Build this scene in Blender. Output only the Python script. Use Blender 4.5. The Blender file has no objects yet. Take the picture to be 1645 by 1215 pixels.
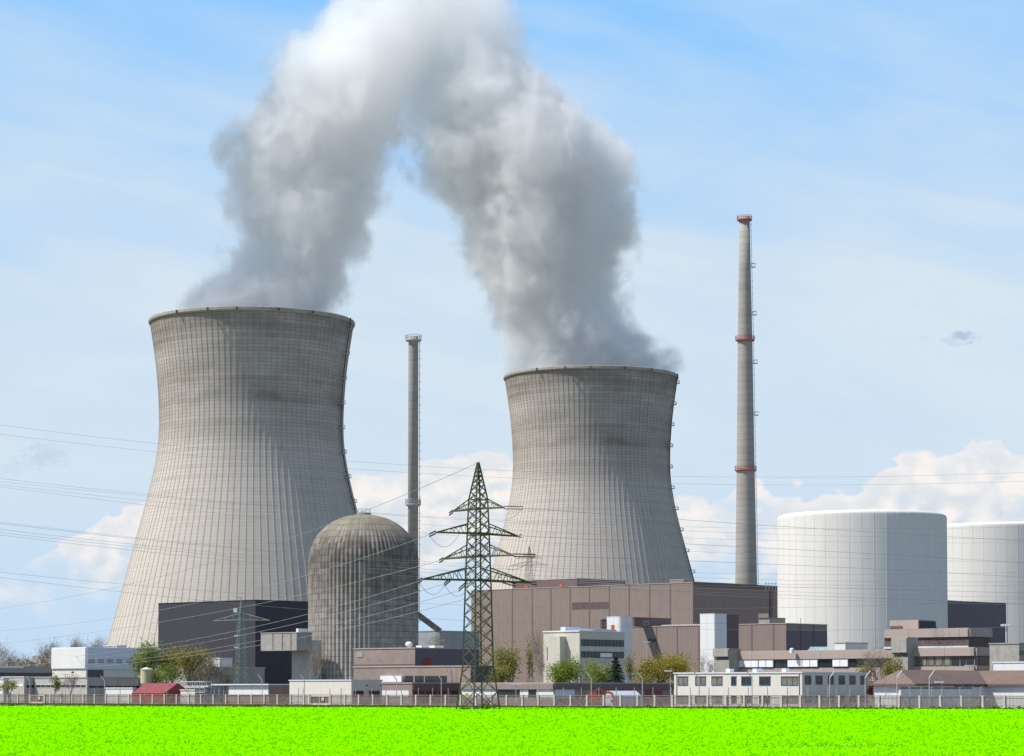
import bpy, math, random
import numpy as np
from mathutils import Vector
random.seed(7)
R = math.radians
sc = bpy.context.scene
COL = sc.collection

# ------------------------------------------------------------------ camera
F = 4000.0; CX = 822.5; EYE = 2.9
PITCH = R(2.8)                          # slight upward tilt, the rest of the rise is lens shift
CY = 1110.0 - F * math.tan(PITCH)       # row of the optical axis in the 1645 x 1215 frame
cp, sp = math.cos(PITCH), math.sin(PITCH)
cam_d = bpy.data.cameras.new('camera'); cam = bpy.data.objects.new('camera', cam_d); COL.objects.link(cam)
cam_d.sensor_width = 36; cam_d.lens = 36 * F / 1645.0
cam_d.clip_start = 1; cam_d.clip_end = 30000
cam_d.shift_y = (CY - 607.5) / 1645.0
cam.location = (0, 0, EYE); cam.rotation_euler = (math.pi / 2 + PITCH, 0, 0)
sc.camera = cam

# ------------------------------------------------------------------ light
SUN_EL = R(54); SUN_AZ = R(-78)       # measured from the direction that faces the camera, to the left
sv = Vector((math.sin(SUN_AZ) * math.cos(SUN_EL), -math.cos(SUN_AZ) * math.cos(SUN_EL), math.sin(SUN_EL)))
sd = bpy.data.lights.new('sun', 'SUN'); sd.energy = 4.2; sd.angle = R(0.5); sd.color = (1.0, 0.955, 0.89)
so = bpy.data.objects.new('sun', sd); COL.objects.link(so)
so.rotation_euler = (-sv).to_track_quat('-Z', 'Y').to_euler(); so.location = (0, 0, 300)
sc.view_settings.view_transform = 'Standard'; sc.view_settings.look = 'None'
sc.view_settings.exposure = 0.4; sc.view_settings.gamma = 1.0
sc.render.engine = 'CYCLES'
cy = sc.cycles
cy.max_bounces = 9; cy.volume_bounces = 8; cy.transparent_max_bounces = 12
cy.diffuse_bounces = 3; cy.glossy_bounces = 2
cy.volume_max_steps = 512
cy.use_denoising = True
try: cy.volume_step_rate = 1.0
except Exception: pass

# ------------------------------------------------------------------ node helper
class NT:
    def __init__(s, tree): s.t = tree; s.N = tree.nodes; s.L = tree.links
    def new(s, typ, **kw):
        n = s.N.new(typ)
        for k, v in kw.items(): setattr(n, k, v)
        return n
    def set(s, sock, v):
        if isinstance(v, bpy.types.NodeSocket): s.L.new(v, sock)
        else: sock.default_value = v
    def m(s, op, a, b=None, c=None, clamp=False):
        n = s.new('ShaderNodeMath', operation=op, use_clamp=clamp)
        s.set(n.inputs[0], a)
        if b is not None: s.set(n.inputs[1], b)
        if c is not None: s.set(n.inputs[2], c)
        return n.outputs[0]
    def v(s, op, a, b=None):
        n = s.new('ShaderNodeVectorMath', operation=op); s.set(n.inputs[0], a)
        if b is not None: s.set(n.inputs[1], b)
        return n.outputs[0]
    def xyz(s, a):
        n = s.new('ShaderNodeSeparateXYZ'); s.set(n.inputs[0], a); return n.outputs
    def comb(s, x, y, z):
        n = s.new('ShaderNodeCombineXYZ')
        for i, q in enumerate((x, y, z)): s.set(n.inputs[i], q)
        return n.outputs[0]
    def noise(s, vec, scale=1.0, detail=3.0, rough=0.5, dist=0.0):
        n = s.new('ShaderNodeTexNoise'); s.set(n.inputs['Vector'], vec)
        n.inputs['Scale'].default_value = scale; n.inputs['Detail'].default_value = detail
        n.inputs['Roughness'].default_value = rough; n.inputs['Distortion'].default_value = dist
        return n.outputs['Fac']
    def mr(s, v, a, b, c=0.0, d=1.0, smooth=False):
        n = s.new('ShaderNodeMapRange', clamp=True)
        if smooth: n.interpolation_type = 'SMOOTHSTEP'
        s.set(n.inputs[0], v)
        for i, q in enumerate((a, b, c, d)): s.set(n.inputs[i + 1], q)
        return n.outputs[0]
    def mix(s, f, a, b, typ='MIX'):
        n = s.new('ShaderNodeMix', data_type='RGBA', blend_type=typ)
        s.set(n.inputs[0], f); s.set(n.inputs[6], a); s.set(n.inputs[7], b)
        return n.outputs[2]
    def curve(s, v, pts):
        # pts: list of (x, y) in real units; evaluated linearly between them
        x0, x1 = pts[0][0], pts[-1][0]
        y0 = min(p[1] for p in pts); y1 = max(p[1] for p in pts)
        if y1 == y0: y1 = y0 + 1
        t = s.mr(v, x0, x1)
        n = s.new('ShaderNodeFloatCurve'); cu = n.mapping.curves[0]
        q = [((x - x0) / (x1 - x0), (y - y0) / (y1 - y0)) for x, y in pts]
        cu.points[0].location = q[0]; cu.points[1].location = q[-1]
        for a in q[1:-1]: cu.points.new(*a)
        n.mapping.use_clip = False
        n.mapping.update()
        s.set(n.inputs['Value'], t)
        return s.m('MULTIPLY_ADD', n.outputs[0], y1 - y0, y0)
def c4(c, k=1.0): return (c[0] * k, c[1] * k, c[2] * k, 1.0)

# ------------------------------------------------------------------ sky
w = bpy.data.worlds.new('World'); sc.world = w; w.use_nodes = True
g = NT(w.node_tree); bg = w.node_tree.nodes['Background']
sky = g.new('ShaderNodeTexSky', sky_type='NISHITA'); sky.sun_disc = False
sky.sun_elevation = SUN_EL; sky.sun_rotation = math.atan2(sv.x, sv.y)
sky.air_density = 1.0; sky.dust_density = 0.6; sky.ozone_density = 1.5
tc = g.new('ShaderNodeTexCoord'); D = tc.outputs['Generated']
dx, dy, dz = g.xyz(D)
hor = g.m('SQRT', g.m('ADD', g.m('MULTIPLY', dx, dx), g.m('MULTIPLY', dy, dy)))
el = g.m('DIVIDE', dz, g.m('MAXIMUM', hor, 0.02))            # tan of elevation
az = g.m('ARCTAN2', dx, dy)
def U(px): return math.atan2((px - CX) / F, cp)
def V(py): return math.tan(PITCH + math.atan((CY - py) / F))
vec = g.comb(az, el, 0.0)
# thin high veil that whitens the lower sky, in soft streaks
streak = g.noise(g.comb(g.m('MULTIPLY', az, 5.0), g.m('ADD', g.m('MULTIPLY', el, 26.0), g.m('MULTIPLY', az, 6.0)), 3.1), 1.0, 4, 0.55, 0.4)
soft = g.noise(g.v('MULTIPLY', vec, (9.0, 16.0, 1.0)), 1.0, 3, 0.5, 0.3)
veil = g.m('ADD', g.m('MULTIPLY', g.m('SUBTRACT', streak, 0.52), 1.15), g.m('MULTIPLY', g.m('SUBTRACT', soft, 0.52), 0.8))
vbase = g.mr(el, V(520), V(-60), 0.95, 0.12)
veil = g.m('ADD', vbase, g.m('MULTIPLY', veil, g.mr(el, V(760), V(300), 0.22, 1.0)), clamp=True)
lowblue = g.mr(el, V(980), V(760), 0.70, 1.0)
veil = g.m('MULTIPLY', veil, lowblue)
skyc = g.mix(1.0, sky.outputs[0], (0.085, 0.085, 0.085, 1), 'MULTIPLY')
lowsky = g.mix(veil, (0.205, 0.440, 0.755, 1), (0.515, 0.598, 0.668, 1))
base = g.mix(g.mr(el, 0.30, 0.62, 1.0, 0.0, True), skyc, lowsky)
# cumulus bank low over the horizon
tops = [(-900, 930), (-400, 980), (-120, 960), (0, 915), (75, 882), (130, 855), (185, 822), (240, 806), (330, 800), (450, 790), (560, 768), (610, 764),
        (670, 742), (715, 730), (745, 720), (795, 724), (830, 762), (900, 800), (1000, 800), (1085, 792), (1130, 800), (1160, 786), (1200, 777), (1262, 774), (1310, 786),
        (1365, 784), (1400, 766), (1440, 738), (1500, 733), (1545, 722), (1600, 706), (1622, 738), (1660, 746), (1760, 780), (2100, 860), (2600, 900)]
ct = g.curve(az, [(U(a), V(b)) for a, b in tops])
P1 = g.v('MULTIPLY', vec, (60.0, 75.0, 1.0))
def billow(off):
    p = g.v('ADD', P1, off)
    n1 = g.noise(p, 1.0, 6, 0.58, 0.15)
    vo = g.new('ShaderNodeTexVoronoi', feature='SMOOTH_F1'); g.set(vo.inputs['Vector'], g.v('ADD', p, g.comb(g.m('MULTIPLY', n1, 0.7), n1, 0.0)))
    vo.inputs['Scale'].default_value = 1.35; vo.inputs['Smoothness'].default_value = 0.35
    return g.m('SUBTRACT', g.m('MULTIPLY', n1, 1.1), g.m('MULTIPLY', vo.outputs['Distance'], 0.55)), n1
b0, n0 = billow((0.0, 0.0, 0.0)); b1, n1_ = billow((-0.22, 0.30, 0.0))
hgt = g.m('SUBTRACT', g.m('ADD', ct, g.m('MULTIPLY', g.m('MINIMUM', g.m('SUBTRACT', b0, 0.28), 0.10), 0.020)), el)
gaps = g.noise(g.v('MULTIPLY', vec, (26.0, 48.0, 1.0)), 1.0, 4, 0.55, 0.2)
dens = g.mr(hgt, -0.0004, 0.0022, 0.0, 1.0, True)
low = g.mr(el, V(960), V(830), 0.0, 1.0)
gapm = g.mr(g.m('ADD', gaps, g.m('MULTIPLY', low, 0.22)), 0.46, 0.66, 0.12, 1.0, True)
fadeb = g.mr(el, V(1060), V(860), 0.0, 1.0, True)
dens = g.m('MULTIPLY', g.m('MULTIPLY', dens, gapm), g.m('MULTIPLY', fadeb, 0.95))
shade = g.mr(g.m('SUBTRACT', b1, b0), -0.16, 0.20, 1.0, 0.0)
shade = g.m('MULTIPLY', shade, g.mr(hgt, 0.0, 0.025, 0.45, 1.0))
cloudc = g.mix(shade, (0.72, 0.69, 0.67, 1), (0.52, 0.565, 0.615, 1))
fin = g.mix(dens, base, cloudc)
wn = g.noise(g.v('MULTIPLY', vec, (220.0, 420.0, 1.0)), 1.0, 5, 0.6)
for (cx_, cy_, sx_, sy_, am) in ((1549, 552, 40, 18, 0.75), (1487, 551, 12, 6, 0.15), (70, 738, 60, 34, 0.32), (18, 760, 30, 20, 0.2), (1478, 497, 12, 8, 0.12)):
    ux = g.m('DIVIDE', g.m('SUBTRACT', az, U(cx_)), sx_ / F); uy = g.m('DIVIDE', g.m('SUBTRACT', el, V(cy_)), sy_ / F)
    rr_ = g.m('SQRT', g.m('ADD', g.m('MULTIPLY', ux, ux), g.m('MULTIPLY', uy, uy)))
    k_ = g.mr(g.m('ADD', g.m('SUBTRACT', 1.0, rr_), g.m('MULTIPLY', g.m('SUBTRACT', wn, 0.55), 2.4)), 0.0, 0.9, 0.0, am, True)
    k_ = g.m('MULTIPLY', k_, g.mr(rr_, 1.0, 1.4, 1.0, 0.0))
    fin = g.mix(k_, fin, (0.30, 0.395, 0.52, 1))
g.set(bg.inputs['Color'], fin); bg.inputs['Strength'].default_value = 1.0

# ------------------------------------------------------------------ geometry helpers
def ray(px, py):
    a = (px - CX) / F; b = (CY - py) / F
    return Vector((a, cp - b * sp, sp + b * cp))
def at(px, py, Y):
    d = ray(px, py); return Vector((0, 0, EYE)) + d * (Y / d.y)
TH = R(42)
DL = Vector((-math.cos(TH), math.sin(TH), 0)); DR = Vector((math.sin(TH), math.cos(TH), 0))
UPV = Vector((0, 0, 1))

class MB:
    def __init__(s): s.v = []; s.f = []
    def quad(s, a, b, c, d):
        i = len(s.v); s.v += [tuple(a), tuple(b), tuple(c), tuple(d)]; s.f.append((i, i + 1, i + 2, i + 3))
    def hexa(s, p):          # p: 4 bottom + 4 top (same order)
        i = len(s.v); s.v += [tuple(q) for q in p]
        s.f += [(i + 3, i + 2, i + 1, i), (i + 4, i + 5, i + 6, i + 7)]
        for k in range(4):
            j = (k + 1) % 4; s.f.append((i + k, i + j, i + 4 + j, i + 4 + k))
        return s
    def obox(s, o, a, b, h):  # origin corner o, edge vectors a, b, height h
        o = Vector(o); a = Vector(a); b = Vector(b); u = Vector((0, 0, h))
        if a.cross(b).z < 0: a, b = b, a
        return s.hexa([o, o + a, o + a + b, o + b, o + u, o + a + u, o + a + b + u, o + b + u])
    def box(s, c, sx, sy, sz, ang=0.0):  # c = centre of base
        ca, sa = math.cos(ang), math.sin(ang)
        a = Vector((ca, sa, 0)) * sx; b = Vector((-sa, ca, 0)) * sy
        return s.obox(Vector(c) - a / 2 - b / 2, a, b, sz)
    def beam(s, p, q, wd, w2=None):
        p = Vector(p); q = Vector(q); d = (q - p)
        if d.length < 1e-6: return s
        d.normalize(); r = UPV if abs(d.z) < 0.9 else Vector((1, 0, 0))
        x = d.cross(r).normalized(); y = d.cross(x).normalized(); w2 = wd if w2 is None else w2
        a = x * wd / 2; b = y * wd / 2; a2 = x * w2 / 2; b2 = y * w2 / 2
        return s.hexa([p - a - b, p + a - b, p + a + b, p - a + b, q - a2 - b2, q + a2 - b2, q + a2 + b2, q - a2 + b2])
    def tube(s, pts, rad, n=5):
        pts = [Vector(p) for p in pts]; m = len(pts); i0 = len(s.v)
        rr = rad if isinstance(rad, (list, tuple)) else [rad] * m
        for i, p in enumerate(pts):
            d = (pts[min(i + 1, m - 1)] - pts[max(i - 1, 0)])
            d = d.normalized() if d.length > 1e-9 else UPV
            r = UPV if abs(d.z) < 0.9 else Vector((1, 0, 0))
            x = d.cross(r).normalized(); y = d.cross(x).normalized()
            for k in range(n):
                t = 2 * math.pi * k / n; s.v.append(tuple(p + (x * math.cos(t) + y * math.sin(t)) * rr[i]))
        for i in range(m - 1):
            for k in range(n):
                j = (k + 1) % n; s.f.append((i0 + i * n + k, i0 + i * n + j, i0 + (i + 1) * n + j, i0 + (i + 1) * n + k))
        s.f.append(tuple(i0 + k for k in range(n))); s.f.append(tuple(i0 + (m - 1) * n + k for k in reversed(range(n))))
        return s
    def lathe(s, c, prof, n=48, close=True, bottom=False):   # prof: (r, z)
        c = Vector(c); i0 = len(s.v); m = len(prof)
        for r, z in prof:
            for k in range(n):
                t = 2 * math.pi * k / n; s.v.append((c.x + r * math.cos(t), c.y + r * math.sin(t), c.z + z))
        for i in range(m - 1):
            for k in range(n):
                j = (k + 1) % n; s.f.append((i0 + i * n + k, i0 + i * n + j, i0 + (i + 1) * n + j, i0 + (i + 1) * n + k))
        if close:
            if prof[0][1] > 0.01: s.f.append(tuple(i0 + k for k in reversed(range(n))))
            s.f.append(tuple(i0 + (m - 1) * n + k for k in range(n)))
        return s
    def build(s, name, mat, parent=None, smooth=False, origin=None):
        me = bpy.data.meshes.new(name)
        if parent is not None:
            o0 = Vector(parent.get('_w', (0, 0, 0)))
        elif origin is not None: o0 = Vector(origin)
        else:
            xs = [p[0] for p in s.v]; ys = [p[1] for p in s.v]; zs = [p[2] for p in s.v]
            o0 = Vector(((min(xs) + max(xs)) / 2, (min(ys) + max(ys)) / 2, min(zs)))
        me.from_pydata([(p[0] - o0.x, p[1] - o0.y, p[2] - o0.z) for p in s.v], [], s.f)
        me.materials.append(mat)
        if smooth: me.polygons.foreach_set('use_smooth', [True] * len(me.polygons))
        ob = bpy.data.objects.new(name, me); COL.objects.link(ob)
        if parent is not None:
            ob.parent = parent; ob['_w'] = tuple(o0)
            if 'is_root' not in parent: ob.location = (0, 0, 0)
        else: ob.location = o0; ob['_w'] = tuple(o0)
        return ob
def tag(o, label=None, cat=None, group=None, kind=None):
    if label: o['label'] = label
    if cat: o['category'] = cat
    if group: o['group'] = group
    if kind: o['kind'] = kind
    return o
def thing(name, label, cat, loc, group=None):
    o = bpy.data.objects.new(name, None); COL.objects.link(o); o.location = loc; o.empty_display_size = 1
    o['_w'] = tuple(loc); return tag(o, label, cat, group)

# ------------------------------------------------------------------ materials
def mat(name, col, rough=0.8, var=0.12, scale=0.6, bump=0.0, bscale=4.0, spec=0.3, metal=0.0, streak=0.0, col2=None, det=4):
    m = bpy.data.materials.new(name); m.use_nodes = True
    g = NT(m.node_tree); b = m.node_tree.nodes['Principled BSDF']
    tcn = g.new('ShaderNodeTexCoord').outputs['Object']
    n = g.noise(tcn, scale, det, 0.6)
    c = g.mix(g.mr(n, 0.3, 0.7), c4(col, 1 - var), c4(col2 if col2 else col, 1 + var))
    if streak > 0:
        s2 = g.noise(g.v('MULTIPLY', tcn, (1.1, 1.1, 0.06)), 1.0, 4, 0.6)
        c = g.mix(g.mr(s2, 0.42, 0.75, 0, streak), c, c4(col, 0.45))
    g.set(b.inputs['Base Color'], c)
    b.inputs['Roughness'].default_value = rough; b.inputs['Metallic'].default_value = metal
    b.inputs['Specular IOR Level'].default_value = spec
    if bump > 0:
        bn = g.new('ShaderNodeBump'); bn.inputs['Strength'].default_value = bump; bn.inputs['Distance'].default_value = 0.1
        g.set(bn.inputs['Height'], g.noise(tcn, bscale, 3, 0.6)); g.set(b.inputs['Normal'], bn.outputs[0])
    return m
def mat_corr(name, col, pitch=0.6, depth=0.35, var=0.06, rough=0.6, grid=None, spec=0.3, gridc=0.7):
    # profiled sheet cladding: ribs run vertically along both wall directions of the plant grid
    m = bpy.data.materials.new(name); m.use_nodes = True
    g = NT(m.node_tree); b = m.node_tree.nodes['Principled BSDF']
    tcn = g.new('ShaderNodeTexCoord').outputs['Object']
    x, y, z = g.xyz(tcn)
    a1 = g.m('ADD', g.m('MULTIPLY', x, DL.x), g.m('MULTIPLY', y, DL.y))
    a2 = g.m('ADD', g.m('MULTIPLY', x, DR.x), g.m('MULTIPLY', y, DR.y))
    s = g.m('ADD', a1, a2)
    wv = g.m('SINE', g.m('MULTIPLY', s, 2 * math.pi / pitch))
    n = g.noise(g.comb(g.m('MULTIPLY', a1, 0.5), g.m('MULTIPLY', a2, 0.5), g.m('MULTIPLY', z, 0.12)), 1.0, 5, 0.65)
    fine = g.noise(tcn, 2.2, 3, 0.7)
    k = g.m('ADD', g.m('MULTIPLY', g.m('SUBTRACT', n, 0.5), var * 4), g.m('MULTIPLY', g.m('SUBTRACT', fine, 0.5), var * 3))
    k = g.m('ADD', 1.0, k)
    if grid:
        for (v_, p_) in ((s, grid[0]), (z, grid[1])):
            fr = g.m('FRACT', g.m('ABSOLUTE', g.m('DIVIDE', v_, p_)))
            ln = g.m('LESS_THAN', fr, 0.14 / p_)
            k = g.m('MULTIPLY', k, g.m('SUBTRACT', 1.0, g.m('MULTIPLY', ln, 1 - gridc)))
    g.set(b.inputs['Base Color'], g.v('MULTIPLY', c4(col)[:3], g.comb(k, k, k)))
    b.inputs['Roughness'].default_value = rough; b.inputs['Specular IOR Level'].default_value = spec
    bn = g.new('ShaderNodeBump'); bn.inputs['Strength'].default_value = depth; bn.inputs['Distance'].default_value = 0.08
    g.set(bn.inputs['Height'], g.m('ADD', wv, g.m('MULTIPLY', fine, 1.5))); g.set(b.inputs['Normal'], bn.outputs[0])
    return m
M = {}
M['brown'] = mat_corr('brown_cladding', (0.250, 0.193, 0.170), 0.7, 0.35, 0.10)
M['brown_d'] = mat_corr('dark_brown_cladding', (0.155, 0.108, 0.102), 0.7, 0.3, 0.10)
M['louvre'] = mat('dark_louvre', (0.12, 0.085, 0.085), 0.8, 0.35, 1.6, 0.5, 3.0)
M['tan'] = mat_corr('tan_panel', (0.40, 0.325, 0.285), 3.0, 0.02, 0.035, grid=(6.5, 60.0), gridc=0.6)
M['stucco'] = mat('brown_stucco', (0.285, 0.222, 0.192), 0.9, 0.13, 0.5, 0.6, 3.0)
M['purple'] = mat_corr('dark_purple_cladding', (0.135, 0.115, 0.13), 0.8, 0.3, 0.05, grid=(7.0, 90), gridc=0.6)
M['dark'] = mat_corr('dark_grey_cladding', (0.050, 0.047, 0.060), 0.9, 0.4, 0.08)
M['beige'] = mat('beige_render', (0.58, 0.54, 0.455), 0.9, 0.05, 0.25, 0.15, 4, streak=0.15)
M['white'] = mat('white_paint', (0.72, 0.71, 0.685), 0.7, 0.04, 0.3, 0.05, 3, streak=0.08)
M['white_panel'] = mat_corr('white_panel', (0.72, 0.72, 0.70), 3.0, 0.03, 0.03, grid=(2.6, 7.0), gridc=0.75)
M['cream'] = mat('cream_render', (0.68, 0.64, 0.565), 0.9, 0.05, 0.4, 0.1, 4, streak=0.1)
M['conc'] = mat('concrete', (0.36, 0.34, 0.30), 0.9, 0.16, 0.5, 0.35, 3, streak=0.35)
M['conc_l'] = mat('pale_concrete', (0.47, 0.445, 0.40), 0.9, 0.10, 0.4, 0.25, 3, streak=0.2)
M['grey'] = mat_corr('grey_cladding', (0.30, 0.32, 0.33), 1.4, 0.2, 0.05, grid=(6.0, 3.2))
M['bluegrey'] = mat_corr('pale_blue_cladding', (0.60, 0.66, 0.73), 1.0, 0.2, 0.04)
M['roofgrey'] = mat('roof_felt', (0.22, 0.22, 0.22), 0.95, 0.15, 0.5)
M['cap'] = mat('parapet_metal', (0.42, 0.36, 0.33), 0.5, 0.06, 0.5)
M['cap_w'] = mat('pale_parapet_metal', (0.62, 0.68, 0.72), 0.5, 0.06, 0.5)
M['red'] = mat('red_paint', (0.33, 0.035, 0.02), 0.6, 0.12, 1.0)
M['redroof'] = mat_corr('red_sheet_roof', (0.26, 0.058, 0.062), 0.5, 0.4, 0.05)
M['orange'] = mat('orange_paint', (0.60, 0.10, 0.02), 0.5, 0.1, 1.0)
M['rust'] = mat('platform_red', (0.42, 0.15, 0.12), 0.7, 0.2, 1.0)
M['glass'] = mat('window_glass', (0.025, 0.032, 0.038), 0.12, 0.3, 0.5, spec=0.6)
M['glass_c'] = mat('curtained_glass', (0.20, 0.19, 0.14), 0.25, 0.35, 0.8, spec=0.5)
M['glass_b'] = mat('brown_curtained_glass', (0.11, 0.07, 0.06), 0.25, 0.35, 1.5, spec=0.5)
M['bframe'] = mat('blue_window_frame', (0.03, 0.12, 0.19), 0.4, 0.05, 1.0)
M['dframe'] = mat('dark_window_frame', (0.05, 0.05, 0.055), 0.4, 0.05, 1.0)
M['wframe'] = mat('pale_window_frame', (0.55, 0.55, 0.53), 0.5, 0.05, 1.0)
M['blind'] = mat('white_blind', (0.80, 0.80, 0.80), 0.8, 0.05, 0.8)
M['steel'] = mat('galvanised_steel', (0.45, 0.46, 0.47), 0.5, 0.12, 1.0)
M['pyl'] = mat('green_lattice_steel', (0.095, 0.088, 0.066), 0.75, 0.2, 0.8)
M['pyl2'] = mat('pale_green_lattice_steel', (0.20, 0.29, 0.22), 0.6, 0.15, 0.8)
M['pyl3'] = mat('grey_lattice_steel', (0.30, 0.29, 0.26), 0.6, 0.15, 0.8)
M['insul'] = mat('brown_insulator', (0.07, 0.04, 0.035), 0.3, 0.1, 1.0)
M['wire'] = mat('cable', (0.30, 0.30, 0.29), 0.5, 0.1, 0.1)
M['picket'] = mat('weathered_picket', (0.21, 0.18, 0.155), 0.9, 0.30, 1.3)
M['post'] = mat('fence_post_concrete', (0.50, 0.46, 0.40), 0.9, 0.12, 0.8)
M['rail'] = mat('fence_cap', (0.22, 0.16, 0.13), 0.8, 0.15, 1.0)
M['tank'] = mat('cream_tank', (0.55, 0.49, 0.31), 0.6, 0.08, 0.5, streak=0.25)
M['tile'] = mat_corr('roof_tile', (0.185, 0.130, 0.11), 0.9, 0.6, 0.14, grid=(1.1, 90.0), gridc=0.6)
M['bark'] = mat('bark', (0.15, 0.125, 0.10), 0.95, 0.25, 1.5)
M['birch'] = mat('birch_bark', (0.55, 0.52, 0.47), 0.9, 0.3, 1.5)
M['skyl'] = mat('skylight_glass', (0.32, 0.48, 0.52), 0.15, 0.1, 1.0, spec=0.7)
M['sign'] = mat('sign_white', (0.8, 0.8, 0.8), 0.6, 0.02)
M['yellow'] = mat('yellow_plate', (0.75, 0.50, 0.02), 0.6, 0.02)
M['blue'] = mat('blue_plate', (0.02, 0.06, 0.5), 0.6, 0.02)
def leafmat(name, c1, c2, trans=0.35, scale=0.8):
    m = bpy.data.materials.new(name); m.use_nodes = True; g = NT(m.node_tree)
    b = m.node_tree.nodes['Principled BSDF']; out = m.node_tree.nodes['Material Output']
    tcn = g.new('ShaderNodeTexCoord').outputs['Object']
    n = g.noise(tcn, scale, 5, 0.75)
    c = g.mix(g.mr(n, 0.35, 0.65), c4(c1), c4(c2))
    g.set(b.inputs['Base Color'], c); b.inputs['Roughness'].default_value = 0.7; b.inputs['Specular IOR Level'].default_value = 0.15
    t = g.new('ShaderNodeBsdfTranslucent'); g.set(t.inputs[0], c)
    mx = g.new('ShaderNodeMixShader'); mx.inputs[0].default_value = trans
    g.L.new(b.outputs[0], mx.inputs[1]); g.L.new(t.outputs[0], mx.inputs[2]); g.L.new(mx.outputs[0], out.inputs[0])
    return m
M['lf_olive'] = leafmat('olive_leaf', (0.20, 0.19, 0.045), (0.36, 0.33, 0.10))
M['lf_green'] = leafmat('green_leaf', (0.14, 0.19, 0.04), (0.30, 0.36, 0.09))
M['lf_bright'] = leafmat('bright_green_leaf', (0.12, 0.19, 0.025), (0.30, 0.36, 0.06))
M['lf_yellow'] = leafmat('yellow_green_leaf', (0.23, 0.20, 0.03), (0.42, 0.36, 0.06))
M['lf_twig'] = leafmat('bare_twig', (0.20, 0.17, 0.12), (0.34, 0.29, 0.22), 0.1)
M['lf_conif'] = leafmat('conifer_needle', (0.016, 0.032, 0.016), (0.045, 0.075, 0.03), 0.1)
M['lf_red'] = leafmat('dark_red_leaf', (0.07, 0.02, 0.015), (0.14, 0.05, 0.035))
M['field'] = leafmat('rapeseed_flower', (0.365, 0.95, 0.0), (0.385, 0.97, 0.0), 0.45, 0.5)
M['field'].node_tree.nodes['Principled BSDF'].inputs['Specular IOR Level'].default_value = 0.0
M['stem'] = leafmat('rapeseed_stem', (0.09, 0.30, 0.0), (0.19, 0.52, 0.0), 0.2, 0.6)

# ------------------------------------------------------------------ ground
def sheet(name, pts, z, m, label=None):
    b = MB(); b.v = [(p[0], p[1], z) for p in pts]; b.f = [tuple(range(len(pts)))]
    o = b.build(name, m, origin=(0, 0, 0)); o['kind'] = 'structure'; return o
gm = mat('ground_grass', (0.13, 0.15, 0.06), 0.95, 0.3, 0.05, 0.4, 2.0, col2=(0.19, 0.17, 0.10), det=8)
sheet('ground', [(-6000, -500), (6000, -500), (6000, 12000), (-6000, 12000)], 0.0, gm)
FA = at(1645, 1110, 385); FA.z = 0                     # right end of the fence line
def fline(t, off=0.0):                                 # point along the fence, off metres towards the plant
    return FA + DL * t + DR * off
yard = mat('yard_asphalt', (0.13, 0.13, 0.125), 0.9, 0.2, 0.1, 0.2, 3, det=6)
sheet('yard', [fline(-60, 3), fline(420, 3), fline(420, 900), fline(-60, 900)], 0.004, yard)
road = mat('road_asphalt', (0.17, 0.165, 0.17), 0.9, 0.12, 0.2, 0.2, 3, det=6)
sheet('road', [fline(-60, -14), fline(420, -14), fline(420, -9), fline(-60, -9)], 0.008, road)
gravel = mat('gravel', (0.50, 0.48, 0.45), 0.95, 0.2, 1.0)
sheet('gravel_strip', [fline(-60, -1.2), fline(165, -1.2), fline(165, 0.6), fline(-60, 0.6)], 0.012, gravel)

# field: stems under a canopy of flower tufts
EL = at(-40, 1110, 385); ER = at(1690, 1110, 312)
def edgeY(x): return EL.y + (ER.y - EL.y) * (x - EL.x) / (ER.x - EL.x)
rng = np.random.default_rng(11)
def vnoise(x, y, s, seed):
    r = np.random.default_rng(seed).random((64, 64)); u = x * s; v = y * s
    i = np.floor(u).astype(int); j = np.floor(v).astype(int); fu = u - i; fv = v - j
    fu = fu * fu * (3 - 2 * fu); fv = fv * fv * (3 - 2 * fv)
    a = r[i % 64, j % 64]; b = r[(i + 1) % 64, j % 64]; c = r[i % 64, (j + 1) % 64]; d = r[(i + 1) % 64, (j + 1) % 64]
    return (a * (1 - fu) + b * fu) * (1 - fv) + (c * (1 - fu) + d * fu) * fv
def npmesh(name, V_, F4, m, parent=None):
    me = bpy.data.meshes.new(name); n = len(V_); k = len(F4)
    me.vertices.add(n); me.vertices.foreach_set('co', V_.astype(np.float32).ravel())
    me.loops.add(k * 4); me.loops.foreach_set('vertex_index', F4.astype(np.int32).ravel())
    me.polygons.add(k); me.polygons.foreach_set('loop_start', np.arange(0, k * 4, 4, dtype=np.int32))
    me.update(calc_edges=True); me.materials.append(m)
    o = bpy.data.objects.new(name, me); COL.objects.link(o)
    if parent is not None: o.parent = parent
    return o
def leafquads(C, size, seed, flat=0.0):
    # C: (n,3) centres -> random oriented quads
    r = np.random.default_rng(seed); n = len(C)
    a = r.normal(size=(n, 3)); a[:, 2] *= (1 - flat); a /= np.linalg.norm(a, axis=1)[:, None]
    b = r.normal(size=(n, 3)); b[:, 2] *= (1 - flat); b -= a * (a * b).sum(1)[:, None]; b /= np.linalg.norm(b, axis=1)[:, None]
    s = (size * (0.6 + 0.8 * r.random(n)))[:, None] if np.isscalar(size) else (size * (0.6 + 0.8 * r.random(n)))[:, None]
    s2 = s * (0.55 + 0.4 * r.random(n))[:, None]
    V_ = np.stack([C - a * s / 2, C - b * s2 / 2, C + a * s / 2, C + b * s2 / 2], 1).reshape(-1, 3)
    return V_, np.arange(n * 4).reshape(-1, 4)
cs = []; ss = []
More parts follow.
